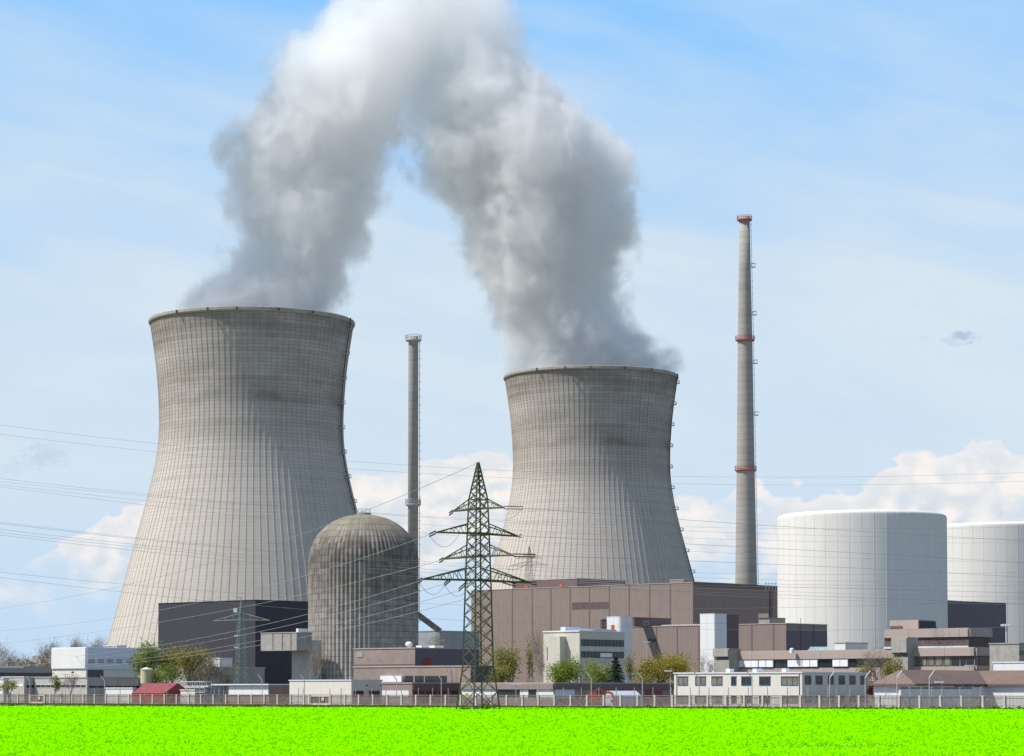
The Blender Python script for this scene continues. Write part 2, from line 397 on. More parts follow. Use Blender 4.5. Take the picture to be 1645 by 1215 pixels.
for (y0, y1, dens_, size, hh) in ((62, 100, 34, 0.11, 1), (100, 140, 24, 0.14, 1), (140, 200, 11, 0.20, 1), (200, 400, 4.2, 0.30, 1)):
    wx = lambda y: 0.222 * y + 4
    n = int((y1 - y0) * 2 * wx((y0 + y1) / 2) * dens_)
    y = rng.uniform(y0, y1, n); x = rng.uniform(-1, 1, n) * wx(y)
    if y1 > 300:
        keep = y < edgeY(x) + rng.normal(0, 1.0, n) + 3 * (vnoise(x + 500, y * 0, 0.12, 8) - .5); x = x[keep]; y = y[keep]
    dxp = x - at(768, 1110, 322).x; dyp = y - 322
    keep = (dxp ** 2 + dyp ** 2) > 3.2 ** 2; x = x[keep]; y = y[keep]; n = len(x)
    q = vnoise(x + 500, y, 0.07, 1) * 0.45 + vnoise(x + 500, y, 0.3, 2) * 0.25 + vnoise(x + 500, y, 2.4, 3) * 0.5
    keep = rng.random(n) < np.clip((q - np.where(y < 118, 0.43 - 0.0 * y, 0.34)) * (2.2 + y / 60), 0.03, 1.0); x = x[keep]; y = y[keep]; q = q[keep]; n = len(x)
    top = 0.36 + 0.22 * q + rng.normal(0, 0.03, n)
    for k in range(4):
        jx = rng.normal(0, size * 0.55, n); jy = rng.normal(0, size * 0.55, n); jz = -abs(rng.normal(0, 0.06, n))
        cs.append(np.stack([x + jx, y + jy, top + jz], 1)); ss.append(np.full(n, size))
C_ = np.concatenate(cs); S_ = np.concatenate(ss)
V_, F_ = leafquads(C_, S_, 5, 0.62)
fo = npmesh('rapeseed_field', V_, F_, M['field'])
tag(fo, 'neon yellow-green flowering rapeseed filling the foreground', 'crop field', kind='stuff')
b = MB(); NXs = 90; NYs = 160
ys = 55 * (400 / 55) ** (np.arange(NYs) / (NYs - 1))
for yy in ys:
    for k in range(NXs):
        xx = (k / (NXs - 1) * 2 - 1) * (0.225 * yy + 6); ye = min(yy, edgeY(xx))
        b.v.append((xx, ye, 0.20 + 0.10 * random.random()))
for i in range(NYs - 1):
    for k in range(NXs - 1): a = i * NXs + k; b.f.append((a, a + 1, a + NXs + 1, a + NXs))
o = b.build('crop_stems', M['stem'], origin=(0, 0, 0)); tag(o, 'darker green stems showing between the rapeseed flowers', 'crop stems', kind='stuff')
# grass verge between field and fence
n = 30000; t = rng.uniform(-30, 290, n); off = -rng.random(n) ** 1.3 * 26 + 0.3
P = np.array([list(fline(a, o_))[:2] + [0.08] for a, o_ in zip(t, off)])
wt = rng.uniform(-85, 70, 420); wy = edgeY(wt) + rng.normal(1.2, 1.6, 420); wc = []
for a_, b_ in zip(wt, wy):
    hh_ = rng.uniform(.35, .95); wc.append(np.stack([rng.normal(a_, .35, 26), rng.normal(b_, .35, 26), rng.random(26) ** .7 * hh_], 1))
P = np.concatenate([P] + wc)
V_, F_ = leafquads(P, 0.28, 9)
o = npmesh('verge_grass', V_, F_, leafmat('verge_grass', (0.06, 0.11, 0.02), (0.17, 0.22, 0.04)))
tag(o, 'short green grass along the foot of the picket fence', 'grass', kind='stuff')

# ------------------------------------------------------------------ building kit
class Wall:
    def __init__(s, O, d, n): s.O = O; s.d = d; s.n = n
    def hit(s, px, py):
        r = ray(px, py); e = Vector((0, 0, EYE)); k = (s.O - e).dot(s.n) / r.dot(s.n)
        p = e + r * k; return (p - s.O).dot(s.d), p.z
    def rect(s, x0, x1, y0, y1):
        ym = (y0 + y1) / 2; xm = (x0 + x1) / 2
        ta = s.hit(x0, ym)[0]; tb = s.hit(x1, ym)[0]; za = s.hit(xm, y1)[1]; zb = s.hit(xm, y0)[1]
        return min(ta, tb), max(ta, tb), za, zb
    def slab(s, mb, ta, tb, za, zb, out, inn=0.05):
        p = s.O + s.d * ta - s.n * inn; p.z = za
        mb.obox(p, s.d * (tb - ta), s.n * (out + inn), zb - za)
def edge_t(C, d, px, zr):
    m = (px - CX) / F
    return (m * (C.y * cp + zr * sp) - C.x) / (d.x - m * d.y * cp)
class B: pass
def building(name, label, cat, cpx, Y, pl, pr, pyt, m, pyb=None, capm='cap', roof=True, group=None, part='wall', parent=None, capw=0.25, zb=None):
    b = B(); top = at(cpx, pyt, Y); z1 = top.z; z0 = 0.0 if pyb is None else at(cpx, pyb, Y).z
    if zb is not None: z0 = zb
    C = Vector((top.x, top.y, z0)); zr = (z1 + z0) / 2 - EYE
    tl = edge_t(C, DL, pl, zr); tr = edge_t(C, DR, pr, zr)
    b.C = C; b.z0 = z0; b.z1 = z1; b.tl = tl; b.tr = tr
    b.L = Wall(C, DL, -DR); b.R = Wall(C, DR, -DL)
    b.root = parent if parent else thing(name, label, cat, C, group)
    mb = MB(); mb.obox(C, DL * tl, DR * tr, z1 - z0 - (0.02 if roof else 0)); b.wall = mb.build(part, M[m], b.root)
    if roof:
        rb = MB(); e = 0.14
        o = C - DL * e - DR * e + UPV * (z1 - z0 - 0.05)
        rb.obox(o, DL * (tl + 2 * e), DR * (tr + 2 * e), 0.22)
        b.roof = rb.build('roof', M[capm], b.root)
    return b
def panel(b, wall, x0, x1, y0, y1, m, name='panel', out=0.06, label=None, parent=None):
    mb = MB(); W = getattr(b, wall); W.slab(mb, *W.rect(x0, x1, y0, y1), out)
    o = mb.build(name, M[m], parent or b.root)
    if label: o['label'] = label
    return o
def window(b, wall, x0, x1, y0, y1, nx=1, ny=1, fm='dframe', gm_='glass', bar=0.10, out=0.07, name='window'):
    W = getattr(b, wall); ta, tb, za, zb = W.rect(x0, x1, y0, y1)
    mb = MB(); k = bar
    W.slab(mb, ta, ta + k, za, zb, out); W.slab(mb, tb - k, tb, za, zb, out)
    W.slab(mb, ta + k, tb - k, za, za + k, out); W.slab(mb, ta + k, tb - k, zb - k, zb, out)
    for i in range(1, nx):
        t = ta + (tb - ta) * i / nx; W.slab(mb, t - k / 2, t + k / 2, za + k, zb - k, out)
    for i in range(1, ny):
        z = za + (zb - za) * i / ny; W.slab(mb, ta + k, tb - k, z - k / 2, z + k / 2, out - 0.012)
    f = mb.build(name, M[fm], b.root)
    mb = MB(); W.slab(mb, ta + k * .5, tb - k * .5, za + k * .5, zb - k * .5, out * 0.4); mb.build('pane', M[gm_], f)
    return f
def joints(b, wall, xs, m='brown_d', wd=0.55, y0=None):
    W = getattr(b, wall)
    for x in xs:
        t = W.hit(x, 1050)[0]; mb = MB(); W.slab(mb, t - wd / 2, t + wd / 2, b.z0, b.z1 - 0.1, 0.05)
        mb.build('cladding_joint', M[m], b.root)
def band(b, wall, y0, y1, m, name='fascia', out=0.12, x0=None, x1=None):
    # a strip that runs the full length of a wall
    W = getattr(b, wall); Ln = b.tl if wall == 'L' else b.tr
    C0 = b.C; Yc = C0.y; px = CX + F * C0.x / (Yc * cp)
    zb = W.hit(px, y0)[1]; za = W.hit(px, y1)[1]
    ta = 0.0 if x1 is None else W.hit(x1, (y0 + y1) / 2)[0]; tb = Ln if x0 is None else W.hit(x0, (y0 + y1) / 2)[0]
    if wall == 'R' and (x0 is not None or x1 is not None):
        ta = 0.0 if x0 is None else W.hit(x0, (y0 + y1) / 2)[0]; tb = Ln if x1 is None else W.hit(x1, (y0 + y1) / 2)[0]
    mb = MB(); W.slab(mb, ta, tb, za, zb, out); return mb.build(name, M[m], b.root)

exec_parts = []
# ------------------------------------------------------------------ cooling towers
def tower_mat():
    m = bpy.data.materials.new('weathered_shaded_concrete'); m.use_nodes = True; g = NT(m.node_tree)
    b = m.node_tree.nodes['Principled BSDF']
    p = g.new('ShaderNodeTexCoord').outputs['Object']; x, y, z = g.xyz(p)
    ang = g.m('MULTIPLY', g.m('ARCTAN2', y, x), 104 / (2 * math.pi))
    lift = g.m('DIVIDE', z, 1.45)
    cell = g.new('ShaderNodeTexWhiteNoise', noise_dimensions='3D'); g.set(cell.inputs['Vector'], g.comb(g.m('FLOOR', ang), g.m('FLOOR', lift), 0.0))
    row = g.new('ShaderNodeTexWhiteNoise', noise_dimensions='1D'); g.set(row.inputs['W'], g.m('FLOOR', lift))
    fl = g.m('LESS_THAN', g.m('FRACT', lift), 0.13)
    upper = g.curve(z, [(0, 0.0), (60, 0.0), (95, 0.06), (108, 0.16), (113, 0.34), (119, 0.34), (123, 0.62), (128, 0.42), (132, 0.62), (138, 0.42), (145, 0.52), (152, 0.62), (160, 0.75)])  # stain bands, plus broad soft shade painted over the upper shell
    wob = g.noise(g.comb(g.m('MULTIPLY', x, 0.03), g.m('MULTIPLY', y, 0.03), g.m('MULTIPLY', z, 0.10)), 1.0, 4, 0.6)
    strk = g.noise(g.comb(g.m('MULTIPLY', ang, 0.9), 0.0, g.m('MULTIPLY', z, 0.035)), 1.0, 5, 0.65)
    mott = g.noise(p, 0.09, 6, 0.65)
    k = g.m('MULTIPLY', upper, g.mr(wob, 0.3, 0.65, 0.30, 1.35))
    k = g.m('ADD', k, g.mr(strk, 0.5, 0.8, 0.0, 0.35))
    k = g.m('ADD', k, g.m('MULTIPLY', g.m('SUBTRACT', mott, 0.5), 0.5))
    k = g.m('ADD', k, g.m('MULTIPLY', g.m('SUBTRACT', cell.outputs[0], 0.5), 0.10))
    k = g.m('ADD', k, g.m('MULTIPLY', g.m('MULTIPLY', g.m('SUBTRACT', row.outputs[0], 0.5), 0.30), g.mr(z, 40, 110, 0.35, 1.0)), clamp=True)
    c = g.mix(k, (0.505, 0.462, 0.418, 1), (0.262, 0.226, 0.195, 1))
    lam = g.m('MULTIPLY', fl, g.mr(z, 60, 120, 0.16, 0.42))
    c = g.mix(lam, c, (0.14, 0.125, 0.11, 1))
    rib = g.m('ABSOLUTE', g.m('SUBTRACT', g.m('FRACT', g.m('ADD', ang, 0.5)), 0.5))
    ribm = g.m('LESS_THAN', rib, 0.055)
    c = g.mix(g.m('MULTIPLY', ribm, 0.26), c, (0.17, 0.15, 0.135, 1))
    wn = g.noise(g.comb(g.m('MULTIPLY', ang, 1.3), 7.0, g.m('MULTIPLY', z, 0.06)), 1.0, 3, 0.6)
    c = g.mix(g.mr(wn, 0.70, 0.78, 0.0, 0.45), c, (0.62, 0.60, 0.56, 1))
    g.set(b.inputs['Base Color'], c); b.inputs['Roughness'].default_value = 0.95; b.inputs['Specular IOR Level'].default_value = 0.1
    return m
TM = tower_mat()
prof_px = [(517, 163), (540, 159.4), (560, 156.3), (600, 151), (650, 147.3), (690, 146.6), (720, 148.3), (760, 155), (800, 164.5), (830, 172.5), (870, 183.5), (900, 191.5), (950, 204.5), (1000, 217.5), (1037, 227), (1114, 246)]
YA = 1055.0
prof = []
for y, hw in prof_px:
    p = at(404, y, YA); c = YA * cp + (p.z - EYE) * sp; prof.append((max(p.z, 0.0), hw / F * c))
prof = prof[::-1]
pz = np.array([a for a, b_ in prof]); pr_ = np.array([b_ for a, b_ in prof]); pz[0] = 0
def tr(z):  # smooth radius
    zz = np.linspace(z - 4, z + 4, 9); return float(np.mean(np.interp(zz, pz, pr_)))
HT = float(pz[-1])
def cooling_tower(cpx, Y, label):
    c = at(cpx, 1110, Y); c.z = 0
    root = thing('cooling_tower', label, 'cooling tower', c, 'concrete cooling towers')
    NR = 104; zs = np.linspace(0, HT - 1.6, 72); mb = MB()
    da = 2 * math.pi / NR; rw = 0.24
    cols = []
    for z in zs:
        r = tr(z); hw = rw / r; ring = []
        for k in range(NR):
            a = k * da
            for (o_, dr) in ((-hw, 0), (-hw * 0.8, 0.13), (hw * 0.8, 0.13), (hw, 0), (da / 2, 0)):
                ring.append((c.x + (r + dr) * math.cos(a + o_), c.y + (r + dr) * math.sin(a + o_), z))
        cols.append(ring)
    m = NR * 5
    for ring in cols: mb.v += ring
    for i in range(len(zs) - 1):
        for k in range(m):
            j = (k + 1) % m; mb.f.append((i * m + k, i * m + j, (i + 1) * m + j, (i + 1) * m + k))
    sh = mb.build('shell', TM, root)
    # inner face
    inner = MB(); inner.lathe(c, [(tr(z) - 0.6, z) for z in zs[::-1]], 96, close=False); inner.build('inner_lining', M['conc'], root, smooth=True)
    rt = tr(HT - 1)
    rim = MB(); rim.lathe(c, [(rt - 1.0, HT - 1.9), (rt + 0.4, HT - 1.9), (rt + 0.8, HT - 1.3), (rt + 0.8, HT - 0.2), (rt + 0.5, HT), (rt - 1.0, HT), (rt - 1.0, HT - 1.9)], 160, close=False)
    rm = rim.build('rim', M['conc'], root)
    # ladder with landings on the right-hand side
    a = R(-14); lad = MB(); zs2 = np.linspace(30, HT, 60)
    d2 = Vector((math.cos(a), math.sin(a), 0))
    for i in range(len(zs2) - 1):
        p = c + d2 * (tr(zs2[i]) + 1.0) + UPV * zs2[i]; q = c + d2 * (tr(zs2[i + 1]) + 1.0) + UPV * zs2[i + 1]; lad.beam(p, q, 0.45)
    ld = lad.build('ladder', M['dframe'], root)
    for z in np.linspace(40, HT - 5, 12):
        pl = MB(); p = c + d2 * (tr(z) + 1.2) + UPV * z; pl.box(p, 2.4, 2.4, 0.3, a)
        for sx in (-1.1, 1.1):
            for sy in (-1.1, 1.1): pl.box(p + d2 * sx + Vector((-d2.y, d2.x, 0)) * sy, 0.2, 0.2, 1.6, a)
        for sy in (-1.1, 1.1): pl.beam(p + Vector((-d2.y, d2.x, 0)) * sy - d2 * 1.1 + UPV * 1.5, p + Vector((-d2.y, d2.x, 0)) * sy + d2 * 1.1 + UPV * 1.5, 0.2)
        pl.build('landing', M['steel'], root)
    for ad in (-128, -108, -92, -70, -50):
        if True:
            lp = MB(); e = Vector((math.cos(R(ad)), math.sin(R(ad)), 0)); lp.box(c + e * (rt + 1.6) + UPV * (HT - 1.6), 0.6, 0.6, 1.2, R(ad)); lp.build('warning_lamp', M['dframe'], root)
    return root, c
T1, c1 = cooling_tower(402.0, 1055.0, 'larger and nearer concrete cooling tower on the left, behind the domed reactor')
T2, c2 = cooling_tower(950.0, 1240.0, 'farther concrete cooling tower right of the tall lattice pylon, behind the brown hall')

# ------------------------------------------------------------------ domed reactor
def dome_mat():
    m = bpy.data.materials.new('stained_fluted_concrete'); m.use_nodes = True; g = NT(m.node_tree)
    b = m.node_tree.nodes['Principled BSDF']
    p = g.new('ShaderNodeTexCoord').outputs['Object']; x, y, z = g.xyz(p)
    ang = g.m('MULTIPLY', g.m('ARCTAN2', y, x), 76 / (2 * math.pi))
    fr = g.m('FRACT', g.m('DIVIDE', z, 1.75)); fl = g.m('LESS_THAN', fr, 0.10)
    cell = g.new('ShaderNodeTexWhiteNoise', noise_dimensions='3D'); g.set(cell.inputs['Vector'], g.comb(g.m('FLOOR', g.m('ADD', ang, 0.5)), g.m('FLOOR', g.m('DIVIDE', z, 1.75)), 0.0))
    strk = g.noise(g.comb(g.m('MULTIPLY', ang, 1.6), 0.0, g.m('MULTIPLY', z, 0.10)), 1.0, 5, 0.7)
    mott = g.noise(p, 0.35, 6, 0.7)
    k = g.curve(z, [(0, 0.36), (10, 0.36), (24, 0.54), (33, 0.72), (38, 0.80), (43, 0.88), (47, 0.78), (54, 0.7)])
    k = g.m('ADD', k, g.m('MULTIPLY', g.m('SUBTRACT', strk, 0.5), 0.9))
    k = g.m('ADD', k, g.m('MULTIPLY', g.m('SUBTRACT', mott, 0.5), 0.8))
    k = g.m('ADD', k, g.m('MULTIPLY', g.m('SUBTRACT', cell.outputs[0], 0.5), 0.25), clamp=True)
    c = g.mix(k, (0.50, 0.465, 0.415, 1), (0.140, 0.123, 0.103, 1))
    c = g.mix(g.mr(z, 46, 51, 0.0, 0.5), c, (0.24, 0.215, 0.14, 1))
    c = g.mix(g.m('MULTIPLY', fl, 0.6), c, (0.10, 0.09, 0.08, 1))
    g.set(b.inputs['Base Color'], c); b.inputs['Roughness'].default_value = 0.95; b.inputs['Specular IOR Level'].default_value = 0.1
    return m
YD = 700.0; cd = at(583.5, 1110, YD); cd.z = 0; RD = 88.5 / F * YD
root = thing('domed_reactor', 'grey fluted concrete reactor building with a dark stained dome roof', 'reactor building', cd)
zc = at(583, 903, YD).z; zt = at(583, 827, YD).z
def ring_prof():
    pts = [(z, RD, 1.0) for z in np.linspace(0, zc, 24)]
    for t in np.linspace(0, 1, 22)[1:]:
        a = t * math.pi / 2; pts.append((zc + (zt - zc) * math.sin(a), RD * math.cos(a) ** 0.92 if a < 1.57 else 0.05, max(0.0, 1 - t * 1.3)))
    return pts
mb = MB(); NF = 76; sub = 6; n = NF * sub; RP = ring_prof()
for z, r, f in RP:
    for k in range(n):
        a = 2 * math.pi * k / n; ph = (k % sub) / sub * 2 * math.pi
        rr = max(r, 0.05) + 0.20 * f * (math.cos(ph) - 1) * min(1, r / RD)
        mb.v.append((cd.x + rr * math.cos(a), cd.y + rr * math.sin(a), z))
for i in range(len(RP) - 1):
    for k in range(n): j = (k + 1) % n; mb.f.append((i * n + k, i * n + j, (i + 1) * n + j, (i + 1) * n + k))
mb.build('fluted_shell', dome_mat(), root, smooth=True)
cpz = MB(); cpz.lathe(cd + UPV * (zt - 0.35), [(2.1, 0), (2.1, 0.7), (1.9, 0.9), (0.1, 0.9)], 24); cpz.build('dome_cap', M['conc'], root)
rl = MB()
for k in range(10):
    a = 2 * math.pi * k / 10; p = cd + Vector((math.cos(a) * 2.0, math.sin(a) * 2.0, zt + 0.5)); q = cd + Vector((math.cos(a + 2 * math.pi / 10) * 2, math.sin(a + 2 * math.pi / 10) * 2, zt + 0.5))
    rl.beam(p, p + UPV * 1.1, 0.07); rl.beam(p + UPV * 1.1, q + UPV * 1.1, 0.07); rl.beam(p + UPV * .6, q + UPV * .6, 0.05)
rl.build('railing', M['steel'], root)

# ------------------------------------------------------------------ white reactor drums
def drum_mat():
    m = bpy.data.materials.new('white_ribbed_drum'); m.use_nodes = True; g = NT(m.node_tree)
    b = m.node_tree.nodes['Principled BSDF']; p = g.new('ShaderNodeTexCoord').outputs['Object']; x, y, z = g.xyz(p)
    ang = g.m('MULTIPLY', g.m('ARCTAN2', y, x), 44 / (2 * math.pi))
    f = g.m('ABSOLUTE', g.m('SUBTRACT', g.m('FRACT', ang), 0.5)); ln = g.m('GREATER_THAN', f, 0.475)
    strk = g.noise(g.comb(g.m('MULTIPLY', ang, 2.5), 0.0, g.m('MULTIPLY', z, 0.05)), 1.0, 5, 0.65)
    fine = g.noise(p, 0.9, 4, 0.7)
    k = g.m('ADD', g.mr(strk, 0.35, 0.8, 0.0, 0.55), g.m('MULTIPLY', g.m('SUBTRACT', fine, 0.5), 0.5), clamp=True)
    c = g.mix(k, (0.715, 0.685, 0.635, 1), (0.60, 0.575, 0.535, 1))
    c = g.mix(g.m('MULTIPLY', ln, 0.7), c, (0.85, 0.87, 0.87, 1))
    g.set(b.inputs['Base Color'], c); b.inputs['Roughness'].default_value = 0.75; b.inputs['Specular IOR Level'].default_value = 0.2
    bn = g.new('ShaderNodeBump'); bn.inputs['Strength'].default_value = 0.15; bn.inputs['Distance'].default_value = 0.1
    g.set(bn.inputs['Height'], fine); g.set(b.inputs['Normal'], bn.outputs[0])
    return m
DMm = drum_mat()
def drum(cpx, Y, hw, pye, label):
    c = at(cpx, 1110, Y); c.z = 0; zt = at(cpx, pye, Y).z; r = hw / F * (Y * cp + zt * 0.5 * sp)
    root = thing('reactor_drum', label, 'reactor building', c, 'white cylindrical reactor buildings')
    mb = MB(); pr0 = [(r, 0), (r, zt * .5), (r, zt - 2.0), (r, zt - 1.3)] + [(r - 1.6 + 1.6 * math.cos(a), zt - 1.2 + 1.2 * math.sin(a)) for a in np.linspace(0.2, 1.5, 6)] + [(r * 0.5, zt + 0.6), (0.1, zt + 1.0)]
    mb.lathe(c, pr0, 176); mb.build('wall', DMm, root, smooth=True)
    sm = MB()
    for k in range(44):
        a = 2 * math.pi * k / 44 + math.pi / 44 * 0; d = Vector((math.cos(a), math.sin(a), 0))
        if d.y < 0.35: sm.beam(c + d * (r + 0.02), c + d * (r + 0.02) + UPV * (zt - 1.0), 0.07)
    sm.build('seam_strips', M['white'], root)
    return c, r, zt
D1 = drum(1386, 800.0, 135, 828, 'nearer white cylindrical reactor building with full width in view')
D2 = drum(1612, 900.0, 124, 846, 'farther white cylindrical reactor building cut off by the right edge')

# ------------------------------------------------------------------ chimneys
def chimney(cpx, Y, pyt, prof_, plats, label, pm, ladm, boxes):
    c = at(cpx, 1110, Y); c.z = 0
    root = thing('chimney', label, 'chimney', c, 'tall exhaust chimneys')
    def zr(py): return at(cpx, py, Y).z
    def rr(hw, z): return hw / F * (Y * cp + (z - EYE) * sp)
    pts = [(rr(hw, max(zr(py), 0)), max(zr(py), 0)) for py, hw in prof_][::-1]
    zt = zr(pyt)
    mm = bpy.data.materials.get('chimney_concrete')
    if not mm:
        mm = bpy.data.materials.new('chimney_concrete'); mm.use_nodes = True; g = NT(mm.node_tree); b = mm.node_tree.nodes['Principled BSDF']
        p = g.new('ShaderNodeTexCoord').outputs['Object']; x, y, z = g.xyz(p)
        rw_ = g.new('ShaderNodeTexWhiteNoise', noise_dimensions='1D'); g.set(rw_.inputs['W'], g.m('FLOOR', g.m('DIVIDE', z, 2.6)))
        k = g.m('ADD', g.m('MULTIPLY', rw_.outputs[0], 0.4), g.m('MULTIPLY', g.noise(g.v('MULTIPLY', p, (0.8, 0.8, 0.12)), 1, 5, 0.7), 0.8))
        k = g.m('SUBTRACT', k, 0.2, clamp=True)
        cc = g.mix(k, (0.37, 0.345, 0.305, 1), (0.26, 0.24, 0.21, 1))
        ln = g.m('LESS_THAN', g.m('FRACT', g.m('DIVIDE', z, 2.6)), 0.12); cc = g.mix(g.m('MULTIPLY', ln, 0.25), cc, (0.12, 0.11, 0.1, 1))
        g.set(b.inputs['Base Color'], cc); b.inputs['Roughness'].default_value = 0.95
    sb = MB(); sb.lathe(c, pts, 40); sb.build('shaft', mm, root, smooth=True)
    for py, hw in plats:
        z = zr(py); r0 = float(np.interp(z, [a[1] for a in pts], [a[0] for a in pts])); r1 = rr(hw, z)
        pb = MB(); pb.lathe(c, [(r0 - 0.1, z - 0.9), (r1 - 0.3, z - 0.5), (r1, z - 0.3), (r1, z), (r0 - 0.1, z)], 32, close=False)
        p_ = pb.build('platform', M[pm], root)
        gb = MB(); nn = 18
        for k in range(nn):
            a = 2 * math.pi * k / nn; a2 = 2 * math.pi * (k + 1) / nn
            p = c + Vector((math.cos(a) * (r1 - .1), math.sin(a) * (r1 - .1), z)); q = c + Vector((math.cos(a2) * (r1 - .1), math.sin(a2) * (r1 - .1), z))
            gb.beam(p, p + UPV * 1.5, 0.13)
            for h in (0.8, 1.5): gb.beam(p + UPV * h, q + UPV * h, 0.11)
        gb.build('railing', M[pm], p_)
    # ladder on the right side
    a = R(-8); d = Vector((math.cos(a), math.sin(a), 0)); lb = MB()
    R_ = lambda z: float(np.interp(z, [q[1] for q in pts], [q[0] for q in pts]))
    for z in np.arange(25, zt - 2, 2.5):
        p = c + d * (R_(z) + 0.45) + UPV * z; q = c + d * (R_(z + 2.5) + 0.45) + UPV * (z + 2.5); lb.beam(p, q, 0.16)
        lb.box(c + d * (R_(z) + 0.5) + UPV * z, 0.6, 0.3, 0.10, a)
    lb.build('ladder', M[ladm], root)
    for py in boxes:
        z = zr(py); bb = MB(); p = c + d * (R_(z) + 1.0) + UPV * z; bb.box(p, 1.7, 1.6, 0.25, a)
        for sx in (-.75, .75):
            for sy in (-.7, .7): bb.box(p + d * sx + Vector((-d.y, d.x, 0)) * sy, 0.09, 0.09, 1.5, a)
        bb.box(p + UPV * 1.45, 1.6, 1.5, 0.08, a); bb.build('landing', M['steel'], root)
    return root
chimney(663, 800.0, 541, [(541, 7.6), (560, 8.0), (1114, 8.6)], [(546, 13.3), (810, 12.8)], 'thin grey chimney behind the domed reactor, between the two cooling towers', 'steel', 'red', [])
chimney(1199.5, 980.0, 348, [(348, 8.2), (440, 9.8), (543, 11.7), (753, 14.4), (940, 17.6), (1114, 20)], [(353, 12.3), (546, 15.8), (755, 17.6)], 'tallest chimney, tapering concrete with three red platforms', 'rust', 'steel', [430, 507, 585, 668])

# ------------------------------------------------------------------ brown halls
h = building('turbine_hall', 'long brown clad hall in front of the farther cooling tower', 'industrial hall', 1113, 900, 757, 1254, 936, 'brown')
joints(h, 'L', [790, 823, 855, 885, 916, 947, 979, 1011, 1044, 1077])
panel(h, 'L', 919, 946, 968, 979, 'louvre', 'louvre'); panel(h, 'L', 948, 978, 967.5, 978.5, 'louvre', 'louvre')
panel(h, 'R', 1113, 1249, 938, 945, 'brown_d', 'fascia', 0.25)
panel(h, 'R', 1236, 1240, 945, 1000, 'brown_d', 'downpipe', 0.3)
hz = h.z1 - 0.05
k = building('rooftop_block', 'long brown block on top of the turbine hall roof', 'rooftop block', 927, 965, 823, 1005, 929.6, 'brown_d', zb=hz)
for y in (933, 936, 939): panel(k, 'R', 929, 1003, y, y + 1.4, 'cap', 'louvre_blade', 0.2)
panel(k, 'L', 843.5, 848, 941, 948, 'orange', 'door', 0.15); panel(k, 'L', 899, 904, 939, 946, 'orange', 'door', 0.15)
k = building('rooftop_block', 'small brown housing at the near end of the turbine hall roof', 'rooftop block', 1098, 930, 1076, 1106, 931.5, 'brown', zb=hz)
rk = thing('rooftop_equipment', 'small steel antenna frames on the turbine hall roof beside the tall chimney', 'equipment', at(1238, 936, 925))
mb = MB(); p0 = at(1238, 943, 925)
for dx_ in (-1.8, -0.6, 0.6, 1.8): mb.beam(p0 + Vector((dx_, 0, -1.5)), p0 + Vector((dx_, 0, 1.6)), 0.12); mb.beam(p0 + Vector((dx_ - .4, 0, 1.2)), p0 + Vector((dx_ + .4, 0, 1.2)), 0.3)
mb.build('mast_frame', M['steel'], rk)

h2 = building('machine_hall', 'lower brown hall with vertical joints below the turbine hall', 'industrial hall', 1263, 700, 1016, 1329, 1002, 'brown')
joints(h2, 'L', [1055, 1088, 1123, 1208, 1243], wd=0.45)
joints(h2, 'R', [1285.5, 1307], wd=0.3, m='dframe')
band(h2, 'R', 1012, 1090, 'purple', 'wall_panel', 0.05)
window(h2, 'L', 1041, 1054, 1026, 1031.5, 5, 1)
k = building('plant_room', 'dark shaded plant room on the roof behind the white stair tower', 'rooftop block', 1019, 728, 1009, 1078, 992.5, 'brown_d', zb=h2.z1 - 0.05, capm='brown_d')  # darker brown carries the deep shade between the halls
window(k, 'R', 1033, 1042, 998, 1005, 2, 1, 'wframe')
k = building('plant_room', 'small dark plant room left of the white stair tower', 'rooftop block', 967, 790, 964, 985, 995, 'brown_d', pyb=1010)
window(k, 'R', 970, 975, 1000, 1006, 1, 1, 'wframe')
mb = MB()
p = at(1128, 1003, 715)
t_0 = h2.L.hit(1125, 1006)[0]
for i in range(16): mb.box(h2.C + DL * (t_0 + i * 0.95) + DR * 0.6 + UPV * (h2.z1 + 0.1), 0.6, 0.4, 0.35, -TH)
tag(mb.build('roof_vents', M['wframe']), 'row of small pale vents on the lower brown hall roof edge', 'vents')

def rounded_tower(name, label, cpx, Y, pl, pr, pyt):
    top = at(cpx, pyt, Y); C = Vector((top.x, top.y, 0)); zr = top.z / 2 - EYE
    tl = edge_t(C, DL, pl, zr); tr_ = edge_t(C, DR, pr, zr)
    root = thing(name, label, 'stair tower', C, 'white clad stair towers')
    rad = min(1.2, tl * .4) * (0.35 if cpx > 1100 else 1); poly = []
    def arc(cc, a0, a1):
        for t in np.linspace(a0, a1, 7): poly.append(cc + (-DL) * math.cos(t) * rad + (-DR) * math.sin(t) * rad)
    arc(C + DL * rad + DR * rad, math.pi / 2, 0)       # near corner, rounded
    poly.append(C + DR * tr_); poly.append(C + DR * tr_ + DL * tl); poly.append(C + DL * tl)
    mb = MB(); n = len(poly)
    for z in (0, top.z): mb.v += [(q.x, q.y, z) for q in poly]
    for i in range(n): j = (i + 1) % n; mb.f.append((i, j, n + j, n + i))
    mb.f.append(tuple(range(n, 2 * n))); mb.build('wall', M['white_panel'], root)
    rb = MB(); cen = sum(poly, Vector()) / n
    for z in (top.z - 0.02, top.z + 0.2): rb.v += [tuple((cen + (q - cen) * 1.02)[:2]) + (z,) for q in poly]
    for i in range(n): j = (i + 1) % n; rb.f.append((i, j, n + j, n + i))
    rb.f.append(tuple(range(n, 2 * n))); rb.build('roof', M['cap_w'], root)
    b = B(); b.root = root; b.L = Wall(C, DL, -DR); b.R = Wall(C, DR, -DL); return b
k = rounded_tower('stair_tower', 'white clad stair tower rising behind the beige office', 997.5, 690, 975, 1016, 991.5)
